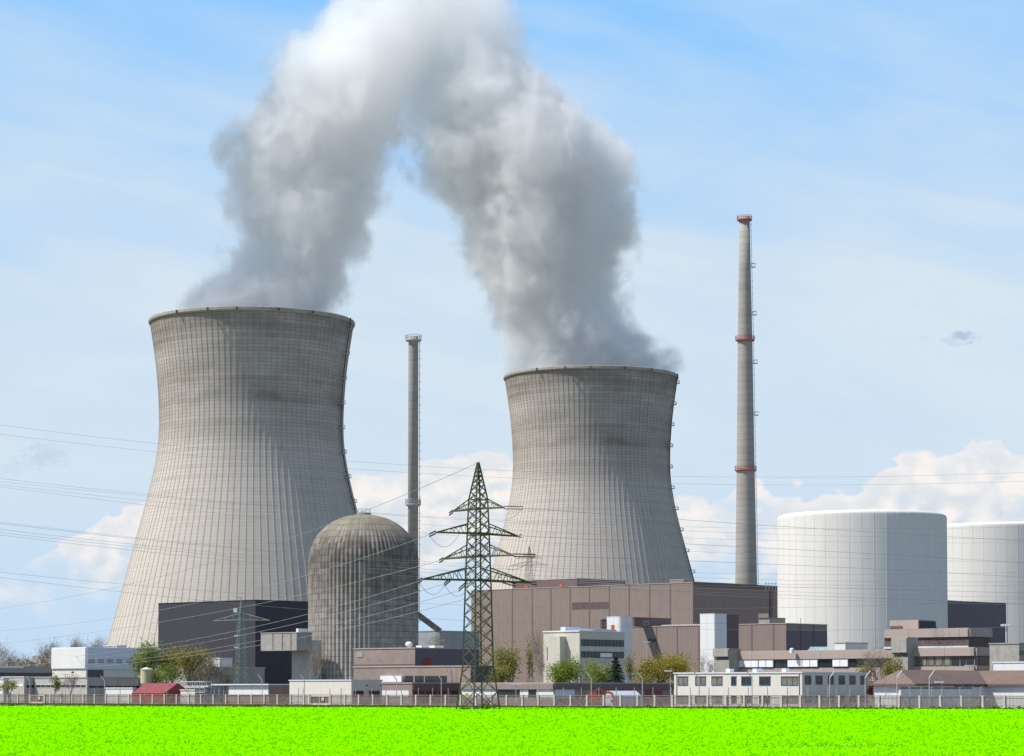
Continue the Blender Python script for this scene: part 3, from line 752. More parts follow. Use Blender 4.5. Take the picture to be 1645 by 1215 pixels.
panel(k, 'L', 982, 987, 1004, 1014, 'orange', 'door', 0.1)
k = rounded_tower('stair_tower', 'white clad stair tower standing against the lower brown hall', 1148.5, 672, 1124.8, 1167.5, 986.8)
k = building('lift_block', 'dark shaded block beside the white stair tower on the lower brown hall', 'rooftop block', 1160, 692, 1152, 1187, 988, 'brown_d', capm='brown_d')  # brown block, its shade put into a darker brown
k = building('concrete_annex', 'small concrete structure with brown cap left of the nearer white drum', 'annex', 1236, 770, 1219, 1262, 993, 'conc', capm='brown')
panel(k, 'L', 1219, 1235.5, 986, 993, 'brown', 'cap_panel', 0.3)
tag(MB().beam(at(1286, 1003, 712), at(1286, 993, 712), 0.2).build('antenna_mast', M['steel']), 'thin mast on the lower brown hall roof in front of the white drum', 'mast')

# beige office
k = building('office_building', 'beige three-storey office with two window bands in its shaded side', 'office', 931, 600, 873, 1003.5, 1014, 'beige', capm='cap_w')
panel(k, 'L', 889.5, 909, 1023, 1082, 'beige', 'stair_bay', 2.2)
window(k, 'L', 879, 884, 1040, 1061, 1, 3)
for (a, b_) in ((1028, 1038.6), (1047, 1057.2)): window(k, 'R', 933.5, 1002, a, b_, 12, 1, 'dframe', bar=0.16)
panel(k, 'R', 964, 983, 1049.5, 1056, 'blind', 'blind', 0.09)
panel(k, 'L', 873, 931, 1014, 1015.5, 'white', 'coping', 0.2); panel(k, 'R', 931, 1003.5, 1014, 1015.5, 'white', 'coping', 0.2)
dk = thing('roof_duct', 'grey ventilation ducts lying on the beige office roof', 'duct', at(912, 1013, 612))
mb = MB(); mb.obox(at(908, 1014, 612), DR * 5.5, DL * 1.5, 1.0); mb.build('fan_housing', M['bluegrey'], dk)
mb = MB(); mb.obox(at(920, 1014, 614), DR * 17, DL * 1.0, 0.65); mb.build('duct', M['bluegrey'], dk)

# ------------------------------------------------------------------ dark hall, bridge, far concrete
k = building('dark_hall', 'tall windowless dark grey hall in front of the larger cooling tower', 'industrial hall', 410.5, 800, 254, 530, 964.3, 'dark', capm='dframe')
k = building('connecting_bridge', 'raised concrete bridge box beside the domed reactor', 'bridge building', 476.5, 676, 419, 501, 1016.5, 'conc', pyb=1045)
for x in (438, 453, 467): panel(k, 'L', x, x + 1.2, 1017, 1044, 'dframe', 'panel_joint', 0.03)
mb = MB(); mb.obox(at(499, 1110, 682) * 1.0, DL * 7.6, DR * 4.0, at(476, 1045, 676).z); 
o = mb.build('support_wall', M['conc_l'], k.root)
panel(k, 'R', 477, 490, 1010, 1016.3, 'conc_l', 'roof_hatch', 0.0) if False else None
mb = MB(); mb.obox(at(479, 1016.3, 680), DL * .8, DR * 3.6, 1.1); mb.build('roof_hatch', M['white'], k.root)

# ------------------------------------------------------------------ left group
k = building('white_hall', 'white clad hall on columns at far left with five small windows', 'industrial building', 138.7, 640, 84, 256, 1040.7, 'cream', capm='cap_w')
band(k, 'L', 1041, 1074, 'white', 'cladding', 0.35); band(k, 'R', 1041, 1075, 'bluegrey', 'cladding', 0.35)  # right side coloured bluer to carry the shade on the white cladding
k.R2 = Wall(k.C - DL * 0.35, DR, -DL)
for a, b_ in ((141.5, 153), (156.5, 167.5), (171, 182), (186, 197), (201, 211)): window(k, 'R2', a, b_, 1058.5, 1066.5, 4, 2, 'wframe', bar=0.2)
window(k, 'R', 141, 166, 1076.5, 1088, 3, 1); panel(k, 'L', 115, 119, 1079, 1081, 'dframe', 'vent', 0.05)
k = building('rooftop_block', 'small white box on the roof of the far left white hall', 'rooftop block', 188, 668, 166, 203, 1037.6, 'cream', zb=k.z1 - .05, capm='cap_w')
k = building('concrete_annex', 'low concrete annex in front of the far left white hall', 'annex', 140, 600, 55, 226, 1089, 'conc_l')
window(k, 'L', 58, 138, 1100, 1105, 10, 1, 'wframe'); window(k, 'R', 142, 224, 1101, 1106, 6, 1, 'wframe')
k = building('office_building', 'long low grey office with a dark window band at the far left edge', 'office', -22, 655, -70, 92, 1071, 'grey')
window(k, 'R', -20, 90, 1081, 1088, 16, 1, bar=0.15)
panel(k, 'R', -20, 36, 1070, 1073.5, 'white', 'roof_box', 0.6)
k = building('low_office', 'low beige block with white windows at the left edge behind the fence', 'office', 39, 612, 2, 86, 1088, 'conc_l', capm='cap_w')
window(k, 'L', 5, 37, 1098, 1103, 4, 1, 'blind', 'blind'); window(k, 'R', 42, 84, 1100, 1106, 5, 1, 'wframe')
k = building('white_shed', 'small white shed left of the red-roofed shed', 'shed', 213, 543, 169.5, 216, 1106, 'white', capm='white')
k = building('white_shed', 'white cabin cut off by the left edge behind the fence', 'shed', 6, 588, -30, 14, 1091, 'white', capm='cap_w')
# red roofed shed
e1 = at(264, 1115, 534); e0 = e1 + DL * edge_t(Vector((e1.x, e1.y, 0)), DL, 211.6, 0); e0.z = e1.z
r1 = at(286, 1098.8, 541); r0 = r1 + (e0 - e1); r0.z = r1.z
rs = thing('red_shed', 'low shed with a dark red sheet roof beside the cream tank', 'shed', (e1.x, e1.y, 0))
mb = MB(); bk1 = r1 + (r1 - e1); bk0 = r0 + (r0 - e0); bk1.z = e1.z; bk0.z = e0.z
def gable(mb_, e0, e1, r1, r0, b1, b0, z0):
    g0 = [Vector((p.x, p.y, z0)) for p in (e0, e1, b1, b0)]
    i = len(mb_.v); mb_.v += [tuple(p) for p in g0 + [e0, e1, b1, b0, r0, r1]]
    mb_.f += [(i, i + 1, i + 5, i + 4), (i + 1, i + 2, i + 6, i + 9, i + 5), (i + 2, i + 3, i + 7, i + 6), (i + 3, i, i + 4, i + 8, i + 7), (i + 4, i + 5, i + 9, i + 8), (i + 7, i + 8, i + 9, i + 6)]
gable(mb, e0, e1, r1, r0, bk1, bk0, 0); mb.build('wall', M['red'], rs)
def roofslab(mb_, a, b_, c, d, th=0.12):
    n_ = (b_ - a).cross(d - a).normalized()
    if n_.z < 0: n_ = -n_
    lo = [p + n_ * 0.03 for p in (a, b_, c, d)]; hi = [p + n_ * (0.03 + th) for p in (a, b_, c, d)]
    mb_.hexa(lo + hi)
mb = MB(); roofslab(mb, e0, e1, r1, r0); roofslab(mb, bk0, bk1, r1, r0); mb.build('roof', M['redroof'], rs)
# tank
tcn_ = at(235, 1110, 560); tcn_.z = 0
tk = thing('storage_tank', 'cream upright storage tank behind the red roof', 'tank', tcn_)
zt_ = at(235, 1076, 560).z; zb_ = at(235, 1098, 560).z
MB().lathe(tcn_, [(1.30, zb_), (1.30, zt_)], 28).build('vessel', M['tank'], tk, smooth=False)
MB().lathe(tcn_, [(1.42, zt_), (1.42, zt_ + .08), (0.1, zt_ + 0.55)], 28).build('lid', M['cream'], tk)
for a in range(4): d = Vector((math.cos(a * 1.57 + .7), math.sin(a * 1.57 + .7), 0)); MB().beam(tcn_ + d, tcn_ + d + UPV * zb_, 0.2).build('leg', M['steel'], tk)
# concrete low building behind left trees
k = building('concrete_building', 'plain grey concrete building behind the small green pylon', 'building', 300, 600, 222, 425, 1072, 'conc')
for a in (228, 245, 262, 279): window(k, 'L', a, a + 12, 1080, 1089, 2, 1, 'wframe')
kk = building('rooftop_block', 'white and grey block on the concrete building roof', 'rooftop block', 353, 640, 332, 373, 1058, 'white', zb=k.z1 - 0.05, capm='cap_w')
# pipe rack
pr0 = at(290, 1110, 548); pr0.z = 0
rk = thing('pipe_rack', 'steel frame with pipes and vessels right of the red-roofed shed', 'pipe rack', pr0)
mb = MB()
for i in range(6):
    q = pr0 + DL * (-i * 1.6)
    mb.beam(q, q + UPV * 5.0, 0.16); mb.beam(q + DR * 2, q + DR * 2 + UPV * 5.0, 0.16); mb.beam(q + UPV * 4.9, q + DR * 2 + UPV * 4.9, 0.14)
for z in (2.6, 3.6, 4.9):
    for o_ in (0, 2): mb.beam(pr0 + DR * o_ + UPV * z, pr0 + DR * o_ - DL * 8 + UPV * z, 0.18)
mb.build('frame', M['wframe'], rk)
for z, o_ in ((2.8, .6), (3.8, 1.2), (3.8, 1.6)): MB().tube([pr0 + DR * o_ + UPV * z, pr0 + DR * o_ - DL * 8 + UPV * z], 0.22, 8).build('pipe', M['steel'], rk)
for i in (1.5, 4.0, 6.3): MB().lathe(pr0 - DL * i + DR * 1 + UPV * 0.4, [(0.6, 0), (0.7, .3), (0.7, 1.5), (0.2, 1.9)], 12).build('vessel', M['conc_l'], rk)
k = building('low_wall', 'short pale wall in front of the pipe rack', 'wall', 313, 534, 290, 315, 1109, 'cream', capm='cream')
# low shed + white block
k = building('flat_roof_shed', 'flat-roofed shed with white wall panels and pale blue roof edge', 'shed', 432, 516, 366, 466, 1101, 'stucco', roof=False)
panel(k, 'L', 368, 431.5, 1102.5, 1117, 'white_panel', 'wall_panel', 0.05)
rb = MB(); rb.obox(k.C - DL * .5 - DR * .6 + UPV * (k.z1), DL * (k.tl + 5.2), DR * (k.tr + 1.2), 0.28); rb.build('roof', M['cap_w'], k.root)
for i in range(3): MB().beam(k.C + DL * (k.tl + 1.3 + i * 1.5), k.C + DL * (k.tl + 1.3 + i * 1.5) + UPV * k.z1, 0.18).build('post', M['steel'], k.root)
k = building('gatehouse_block', 'windowless white rendered block behind the fence gate', 'building', 564.5, 500, 465, 613.5, 1093.3, 'cream', capm='cap_w')
for a, b_ in ((568, 584), (593, 609.5)): window(k, 'R', a, b_, 1110, 1119, 2, 1, 'red', bar=0.18)
panel(k, 'R', 588, 590, 1100, 1102.5, 'dframe', 'lamp', 0.1); panel(k, 'R', 611, 612.5, 1100, 1102.5, 'dframe', 'lamp', 0.1)
panel(k, 'L', 489, 489.6, 1094, 1116, 'dframe', 'joint', 0.02)

# ------------------------------------------------------------------ stepped brown building centre-left
k = building('stepped_building', 'stepped brown rendered building in front of the domed reactor', 'building', 667, 530, 568, 770, 1041.5, 'stucco')
band(k, 'R', 1042.3, 1071, 'purple', 'wall_panel', 0.06); panel(k, 'R', 680, 691.6, 1057, 1071, 'red', 'door', 0.12)  # right wall given a darker purple that carries its shade
panel(k, 'L', 573.5, 583, 1048, 1056, 'grey', 'vent_grille', 0.1); panel(k, 'L', 568, 667, 1067.8, 1068.8, 'dframe', 'dark_strip', 0.03)  # thin dark strip along the foot of the upper storey
P2 = k.root
m2 = building('', '', '', 756, 500, 568, 797, 1070.5, 'stucco', parent=P2, part='middle_storey')
band(m2, 'R', 1072, 1100, 'purple', 'wall_panel', 0.06)  # shade of this side is put into the darker panel colour
panel(m2, 'L', 613.5, 647.5, 1086, 1096, 'blind', 'awning', 0.5)
for a, b_, n_ in ((650, 663.5, 3), (666.5, 680.6, 2), (683, 717.7, 7)): window(m2, 'L', a, b_, 1086, 1097, n_, 2)
m3 = building('', '', '', 662, 488, 614, 745, 1098, 'stucco', parent=P2, part='lower_storey')
band(m3, 'R', 1098.6, 1109, 'brown_d', 'fascia', 0.3); panel(m3, 'L', 614.2, 657, 1109.5, 1119, 'white', 'wall_panel', 0.06)  # right fascia coloured darker brown for its shaded side
for a, b_ in ((664, 682), (684, 702), (704, 722), (724, 743)): window(m3, 'R', a, b_, 1110, 1119.5, 3, 1, 'red', bar=0.16)
for px_, py_, r_ in ((657, 1040.5, 1.0), ):
    dv = thing('roof_vent', 'white ball-shaped vent on the stepped brown building roof', 'vent', at(px_, 1041.5, 545))
    p = at(px_, 1041.3, 545); MB().lathe(p, [(.35, -0.3), (.35, .3), (.75, .5), (.8, .95), (.5, 1.3), (.1, 1.4)], 16).build('cowl', M['blind'], dv, smooth=True)
for a, lb in ((677, 'left one of the two low white skylights on the stepped brown building roof'), (698, 'right one of the two low white skylights on the stepped brown building roof')):
    mb = MB(); mb.obox(at(a, 1041.8, 540), DR * 2.9, DL * 1.6, 0.6); tag(mb.build('roof_light', M['blind']), lb, 'skylight', 'roof lights')
# grey buildings behind with the inclined pipe
k = building('grey_building', 'grey clad building right of the domed reactor, behind the lattice pylon', 'industrial building', 706, 780, 655, 770, 1014, 'grey', capm='grey')
MB_ = MB().beam(at(668, 985, 760), at(706, 1013.5, 776), 1.3)
tag(MB_.build('inclined_duct', M['dframe']), 'dark sloping duct running down from the domed reactor', 'duct')

# ------------------------------------------------------------------ long low building behind the fence
k = building('low_building', 'long low flat brown building behind the fence, right of the lattice pylon', 'building', 890, 462, 742, 1082, 1098, 'stucco')
band(k, 'L', 1098.3, 1107.6, 'stucco', 'fascia', 0.35); band(k, 'R', 1098.3, 1107.6, 'brown_d', 'fascia', 0.35)  # one fascia, its shaded right side painted darker
for a, b_ in ((742, 799), (835.5, 849), (862, 889.5)): panel(k, 'L', a, b_, 1108, 1122, 'white_panel', 'wall_panel', 0.05)
window(k, 'L', 800, 835, 1108, 1118.5, 5, 1); window(k, 'L', 849.5, 861.5, 1108, 1118.5, 2, 1)
panel(k, 'R', 891, 923, 1108, 1122, 'bluegrey', 'wall_panel', 0.05)  # pale blue stands in for the white panel in shade
window(k, 'R', 972, 979, 1109, 1118, 1, 1, 'red', bar=.15); window(k, 'R', 1036, 1049, 1109, 1118.5, 3, 2, 'red', bar=.15); window(k, 'R', 1050, 1063, 1109, 1118.5, 3, 2, 'red', bar=.15)
tp = thing('tent_shelter', 'pale blue tent shelter beside the orange excavator', 'shelter', at(1008, 1118, 466))
p = at(984, 1110, 459); p.z = 0; mb = MB(); ln_ = DR * 9.0 + DL * -0.0
a0 = p; a1 = p + DR * 8.5 ; d_ = -DL * -1.0 * 2.2
gable(mb, Vector((a0.x, a0.y, 1.9)), Vector((a1.x, a1.y, 1.9)), a1 + DL * 1.3 + UPV * 2.9, a0 + DL * 1.3 + UPV * 2.9, Vector(((a1 + DL * 2.6).x, (a1 + DL * 2.6).y, 1.9)), Vector(((a0 + DL * 2.6).x, (a0 + DL * 2.6).y, 1.9)), 0)
mb.build('canvas', M['bluegrey'], tp)
# orange excavator
p = at(958, 1110, 457); p.z = 0
ex = thing('excavator', 'orange excavator parked behind the fence', 'excavator', p)
def X(a, h, s=0.0): return p + Vector((a, -0.2 + s, h))
mb = MB()
for s_ in (-0.9, 0.9):
    for zz in (0.0,): mb.obox(X(-1.3, 0.05, s_ - .2), (2.6, 0, 0), (0, .4, 0), 0.6)
mb.build('track', M['dframe'], ex)
MB().obox(X(-1.5, 0.7, -1), (2.6, 0, 0), (0, 2, 0), 1.5).obox(X(-1.5, 2.2, -.9), (1.3, 0, 0), (0, 1.8, 0), 0.35).build('body', M['orange'], ex)
cb = MB().obox(X(-0.1, 2.2, -1), (1.1, 0, 0), (0, 1.0, 0), 1.05).build('cab', M['orange'], ex)
MB().obox(X(0.0, 2.35, -1.03), (.85, 0, 0), (0, .03, 0), 0.75).build('pane', M['glass'], cb)
MB().beam(X(1.0, 1.9), X(2.0, 2.7), 0.45).beam(X(2.0, 2.7), X(2.9, 2.4), 0.4).beam(X(2.9, 2.4), X(3.2, 1.4), .35).build('boom', M['orange'], ex)
MB().obox(X(2.7, 0.7, -.4), (.6, 0, 0), (0, .8, 0), 0.6).build('bucket', M['orange'], ex)

# ------------------------------------------------------------------ white container office at the fence
k = building('container_office', 'white two-storey container office with blue-framed windows close behind the fence', 'office', 1288.5, 425, 1083, 1395.5, 1081, 'cream', capm='cap_w')
cwins = [(1089, 1105.4, 2, 'glass_c'), (1117, 1134, 2, 'glass_c'), (1143, 1160.5, 2, 'glass_c'), (1174.6, 1183, 1, 'glass'), (1191, 1208, 2, 'glass'), (1219.7, 1237.8, 1, 'glass'), (1254.8, 1282.5, 3, 'glass_c')]
for a, b_, n_, gl in cwins:
    window(k, 'L', a, b_, 1087.5, 1101.5, n_, 1, 'bframe', gl, bar=.13)
    window(k, 'L', a, b_, 1117.2, 1130, n_, 1, 'bframe', gl, bar=.13)
    panel(k, 'L', a - .3, b_ + .3, 1086.4, 1087.4, 'rust', 'lintel', 0.12)
for a, b_, gl in ((1292.8, 1302.7, 'glass_b'), (1310, 1321, 'glass_b'), (1330, 1339, 'glass_b'), (1347, 1357, 'glass'), (1364.4, 1374, 'glass_b'), (1382, 1391, 'glass_b')):
    window(k, 'R', a, b_, 1085.5, 1100, 1, 1, 'bframe', gl, bar=.13); window(k, 'R', a, b_, 1117, 1129, 1, 1, 'bframe', gl, bar=.13)
for x in (1087.0, 1284): panel(k, 'L', x, x + .8, 1082.5, 1132, 'dframe', 'downpipe', 0.08)
for (x, w_) in ((1172, 6), (1215, 9), (1262, 5)):
    mb = MB(); mb.obox(at(x, 1081, 440), DL * .8, DR * w_ * .22, 0.7)
    tag(mb.build('roof_unit', M['blind']), {1172: 'leftmost white ventilation unit on the container office roof', 1215: 'widest white ventilation unit, mid roof of the container office', 1262: 'rightmost white ventilation unit on the container office roof'}[x], 'roof unit', 'roof units')

# ------------------------------------------------------------------ office wing with blinds
k = building('office_wing', 'long low tan office wing with a row of white blinds', 'office', 1440, 558, 1176, 1470, 1044.2, 'stucco', capm='tan')
band(k, 'L', 1044.5, 1057.5, 'tan', 'fascia', 0.6)
kw = Wall(k.C + UPV * 0, DL, -DR); k.L2 = kw
bl = [(1177, 1185.3), (1186, 1196), (1197.2, 1208.2), (1208.6, 1219), (1220.9, 1231.3), (1232.3, 1243.2), (1267, 1278.6), (1279, 1289.6), (1291, 1302), (1303.3, 1314.6), (1339.2, 1350.6), (1351.5, 1363.3)]
def yL(px, y_at_1432):        # rows keep their height, so they sink slightly as the wall recedes
    Yw = k.C.y + DL.y * kw.hit(px, 1065)[0]; return 1110 - (1110 - y_at_1432) * 560 / Yw
for a, b_ in bl: panel(k, 'L', a, b_, yL(a, 1058.7), yL(a, 1070.3), 'blind', 'blind', 0.45)
mb = MB(); kw.slab(mb, *kw.rect(1176.5, 1432, yL(1300, 1058), yL(1300, 1073)), 0.05)
gb_ = mb.build('window_band', M['glass'], k.root)
mb = MB()
for i in range(41):
    x = 1176 + i * 6.3; t = kw.hit(x, 1065)[0]; za = kw.hit(1300, yL(1300, 1073))[1]; zb2 = kw.hit(1300, yL(1300, 1058))[1]; kw.slab(mb, t - .07, t + .07, za, zb2, 0.12)
mb.build('mullions', M['dframe'], gb_)
panel(k, 'L', 1176, 1432, 1073.2, 1095, 'tan', 'spandrel', 0.12)
s = building('concrete_stair', 'bare concrete stair block at the left end of the tan office wing', 'stair block', 1171, 584, 1147, 1190, 1043, 'conc', capm='conc')
panel(s, 'L', 1152, 1170, 1055.5, 1060, 'glass', 'slot_window', 0.05); panel(s, 'L', 1147, 1171, 1043.5, 1055, 'conc', 'parapet', 0.5)
p = at(1298, 1046.2, 575); sk = thing('rooftop_skylight', 'blue-green gabled glass skylight on the tan office wing roof', 'skylight', p)
mb = MB(); q = p + Vector((5.4, 0.5, 0)); dvv = Vector((0, 2.4, 0))
gable(mb, p, q, q + dvv * .5 + UPV * 1.0 + Vector((-.6, 0, 0)), p + dvv * .5 + UPV * 1.0 + Vector((.8, 0, 0)), q + dvv, p + dvv, p.z - .5); mb.build('glazing', M['skyl'], sk)
mb = MB()
for i in range(8):
    a = p + (q - p) * (i / 7); c_ = (p + dvv * .5 + UPV * 1.0 + Vector((.8, 0, 0))) * (1 - i / 7) + (q + dvv * .5 + UPV * 1.0 + Vector((-.6, 0, 0))) * (i / 7); mb.beam(a + UPV * .03, c_ + UPV * .05, 0.08)
mb.build('glazing_bar', M['wframe'], sk)
k = building('white_cabin', 'white flat-topped cabin at the foot of the nearer white drum', 'cabin', 1358, 640, 1341, 1394.5, 1033, 'white', capm='cap')
tag(MB().lathe(at(1272, 1046, 575), [(.5, -.5), (.5, .5), (.1, .7)], 12).build('roof_vent', M['blind']), 'small white vent on the tan office wing roof, left of the skylight', 'vent')

# ------------------------------------------------------------------ stepped admin building
k = building('admin_building', 'stepped tan office with angular upper storeys in front of the nearer white drum', 'office', 1566, 520, 1463, 1595, 1041.2, 'stucco', capm='tan')
A0 = k.root
band(k, 'L', 1041.6, 1053.6, 'tan', 'fascia', 0.5); band(k, 'R', 1041.6, 1053.6, 'tan', 'fascia', 0.5)
for a, b_ in ((1465, 1475.5), (1477.5, 1489), (1490.7, 1501.3), (1503, 1515), (1516.6, 1527.6), (1529, 1541), (1543, 1551.5), (1553, 1564.5)): window(k, 'L', a, b_, 1054.5, 1070, 1, 1, 'dframe', 'glass_c' if a < 1520 else 'glass', bar=.12, out=.1)
window(k, 'R', 1567, 1572, 1054.5, 1070, 1, 1); panel(k, 'R', 1573, 1594, 1054.5, 1069, 'brown_d', 'wall_panel', 0.1)
band(k, 'L', 1070.4, 1079.5, 'tan', 'sill_band', 0.4); band(k, 'R', 1069.4, 1076, 'tan', 'sill_band', 0.4)
u = building('', '', '', 1556, 542, 1421, 1592, 1010, 'louvre', parent=A0, part='second_storey', zb=k.z1 + 0.18, capm='tan')
band(u, 'L', 1010.3, 1023, 'tan', 'fascia', 0.4); band(u, 'R', 1010.3, 1023, 'tan', 'fascia', 0.4)
band(u, 'L', 1037.6, 1041, 'cap_w', 'ledge', 0.25)
# top storey with sloping right end
t_ = building('', '', '', 1475, 562, 1429, 1508, 996, 'tan', parent=A0, part='top_storey', zb=u.z1 + 0.18, roof=False)
z0 = t_.z0; z1 = t_.z1; c0 = t_.C; mb = MB()
mb.hexa([Vector((q.x, q.y, z0)) for q in (c0, c0 + DR * t_.tr, c0 + DR * t_.tr + DL * t_.tl, c0 + DL * t_.tl)] + [Vector((q.x, q.y, z1 + .02)) for q in (c0, c0 + DR * (t_.tr - 2), c0 + DR * (t_.tr - 2) + DL * t_.tl, c0 + DL * t_.tl)])
me_old = t_.wall; me_old.data.clear_geometry(); w0 = Vector(me_old['_w'])
me_old.data.from_pydata([tuple(Vector(v) - w0) for v in mb.v], [], mb.f)
if not me_old.data.materials: me_old.data.materials.append(M['tan'])
ta, tb, za, zb2 = t_.R.rect(1476.5, 1505, 998, 1011); mb = MB(); t_.R.slab(mb, ta, tb - .5, za, zb2, 0.05); mb.build('dark_glazing', M['dark'], A0)
panel(t_, 'L', 1430, 1450, 1006, 1018, 'louvre', 'louvre', 0.08)
s = building('concrete_stair', 'bare concrete stair block between the tan wing and the stepped office', 'stair block', 1458, 528, 1434, 1475, 1025, 'conc', capm='conc')
panel(s, 'L', 1437, 1458, 1049, 1055.5, 'glass', 'slot_window', 0.05); panel(s, 'L', 1433.5, 1458, 1025.5, 1048.5, 'conc', 'parapet', 0.5)
s = building('concrete_building', 'bare concrete block cut off by the right edge beside the stepped office', 'building', 1637, 505, 1590, 1690, 1034, 'conc', capm='conc')
window(s, 'R', 1638, 1660, 1046, 1053, 1, 1)
s = building('white_block', 'plain white flat-roofed block behind the tiled roof at the right edge', 'building', 1690, 466, 1596, 1720, 1064, 'white', capm='white')
k = building('dark_building', 'dark windowless building between the two white drums', 'industrial hall', 1505, 825, 1490, 1617, 964.5, 'purple', capm='dframe')
# floodlight mast
p = at(1617, 1034, 560); lm = thing('floodlight_mast', 'white mast with a round floodlight head above the concrete block at right', 'light mast', (p.x, p.y, 0))
MB().tube([(p.x, p.y, 0), at(1617, 1006, 560)], 0.28, 8).build('pole', M['steel'], lm)
hd = at(1616, 1004, 560); mb = MB()
for k_ in range(8): a = k_ * math.pi / 4; mb.obox(hd + Vector((math.cos(a) * .9 - .2, math.sin(a) * .9 - .2, -.3)), (.45, 0, 0), (0, .45, 0), .45); mb.beam(hd, hd + Vector((math.cos(a) * .9, math.sin(a) * .9, 0)), .08)
mb.build('lamp_head', M['blind'], lm)

# tiled L-shaped house
C = at(1469, 1110, 412); C.z = 0; tA = edge_t(C, DR, 1584, 0); c_in = C + DR * tA
hs = thing('tiled_house', 'low white house with a brown tiled roof behind the fence at right', 'house', C)
zE = 4.0; zRd = 6.25; dep = 8.0; Lb = 30.0
mb = MB(); mb.obox(C, DR * (tA + dep), DL * dep, zE - .02); mb.obox(c_in - DL * 0.0 + DR * 0, -DL * Lb, DR * dep, zE - .02)
mb.build('wall', M['white'], hs)
ov = 0.5
def P3(v, z): return Vector((v.x, v.y, z))
eA0 = P3(C - DL * ov - DR * ov, zE - .1); eA1 = P3(c_in - DL * ov - DR * ov, zE - .1)
rA0 = P3(C + DL * dep / 2 + DR * 1.8, zRd); rA1 = P3(c_in + DL * dep / 2 + DR * dep / 2, zRd)
bA0 = P3(C + DL * (dep + ov) - DR * ov, zE - .1); bA1 = P3(c_in + DL * (dep + ov) + DR * (dep + ov), zE - .1)
eB1 = P3(c_in - DL * Lb - DR * ov, zE - .1); rB1 = P3(c_in - DL * Lb + DR * dep / 2, zRd); bB1 = P3(c_in - DL * Lb + DR * (dep + ov), zE - .1)
mb = MB()
for q in ((eA0, eA1, rA1, rA0), (bA0, bA1, rA1, rA0), (eA1, eB1, rB1, rA1), (bA1, bB1, rB1, rA1)): roofslab(mb, *q, th=0.16)
i = len(mb.v); mb.v += [tuple(eA0 + UPV * .1), tuple(rA0 + UPV * .1), tuple(bA0 + UPV * .1)]; mb.f.append((i, i + 1, i + 2))
mb.build('roof', M['tile'], hs)
mb = MB(); mb.beam(eA0, eA1, 0.35).beam(eA1, eB1, 0.35).beam(eA0, bA0, 0.35); mb.build('gutter', M['brown_d'], hs)
hb = B(); hb.root = hs; hb.L = Wall(c_in, -DL, -DR); hb.R = Wall(C, DR, -DL)
for a in (1533, 1549, 1564, 1580): window(hb, 'R', a, a + 11 if a < 1580 else 1583.5, 1100.5, 1103.5, 1, 1)
k = building('low_wall', 'low pale wall in front of the tiled house', 'wall', 1447, 405, 1444, 1560, 1106, 'white', capm='brown_d')

# ------------------------------------------------------------------ fence
fn = thing('picket_fence', 'long weathered picket fence with pale concrete posts along the field', 'fence', FA)
SP = 3.86; HF = 2.15
def tpx(px): 
    C0 = Vector((FA.x, FA.y, 0)); return edge_t(C0, DL, px, -1.8)
gates = [(tpx(72), tpx(48)), (tpx(531), tpx(497))]
t = -12.0 ; prev = None; posts = []
tend = tpx(-25)
while t < tend: posts.append(t); t += SP
def ingate(t): return any(a - 0.4 < t < b_ + 0.4 for a, b_ in gates)
allp = sorted([t for t in posts if not ingate(t)] + [x for g_ in gates for x in g_])
yaw = math.atan2(DL.y, DL.x)
for t in allp:
    mb = MB(); mb.box(fline(t), 0.34, 0.34, HF + 0.03, yaw)
    q = mb.build('post', M['post'], fn)
for a, b_ in zip(allp[:-1], allp[1:]):
    if any(abs(a - g_[0]) < .01 and abs(b_ - g_[1]) < .01 for g_ in gates): continue
    mb = MB(); n = max(3, int((b_ - a) / 0.26))
    for i in range(n):
        tt = a + 0.2 + (b_ - a - 0.4) * (i + .5) / n
        hh = HF - 0.18 - 0.02 * random.random(); lean = random.uniform(-.02, .02)
        mb.box(fline(tt + lean, 0.02) + UPV * 0.30, 0.115, 0.025, hh - 0.30, yaw)
    for z in (0.5, HF - .5): mb.box(fline((a + b_) / 2, 0.08) + UPV * z, b_ - a - .3, 0.06, 0.10, yaw)
    mb.box(fline((a + b_) / 2, 0.0) + UPV * 0.16, b_ - a - .3, 0.10, 0.14, yaw)
    mb.build('picket_panel', M['picket'], fn)
mb = MB(); mb.box(fline((allp[0] + allp[-1]) / 2, 0) + UPV * (HF - 0.14), allp[-1] - allp[0], 0.22, 0.13, yaw); mb.build('top_rail', M['rail'], fn)
for gi, (a, b_) in enumerate(gates):
    gp = fline(a); gt = thing('fence_gate', ['wide picket gate near the left end of the fence', 'wide picket gate in front of the white rendered block'][gi], 'gate', gp, 'gates in the picket fence')
    mb = MB(); wd = b_ - a - .7
    c_ = fline((a + b_) / 2, -0.05)
    for z, h_ in ((0.12, .32), (1.75, .10)): mb.box(c_ + UPV * z, wd, 0.08, h_, yaw)
    for s_ in (-.5, 0, .5): mb.box(fline((a + b_) / 2 + s_ * (wd - .1), -0.05) + UPV * 0.1, 0.12, 0.12, 1.8, yaw)
    mb.build('gate_frame', M['post'], gt)
    mb = MB(); n = int(wd / .16)
    for i in range(n): mb.box(fline(a + .35 + wd * (i + .5) / n, 0.03) + UPV * .4, 0.12, 0.04, 1.4, yaw)
    mb.build('gate_pickets', M['picket'], gt)
    sg = MB(); sg.box(fline((a + b_) / 2 - wd * .18, -0.16) + UPV * 1.0, 0.55, 0.03, 0.55, yaw); s1 = sg.build('sign_plate', M['sign'], gt)
    sg = MB(); sg.box(fline((a + b_) / 2 - wd * .18, -0.19) + UPV * 1.15, 0.32, 0.03, 0.25, yaw); sg.build('sign_mark', M['orange'], s1)

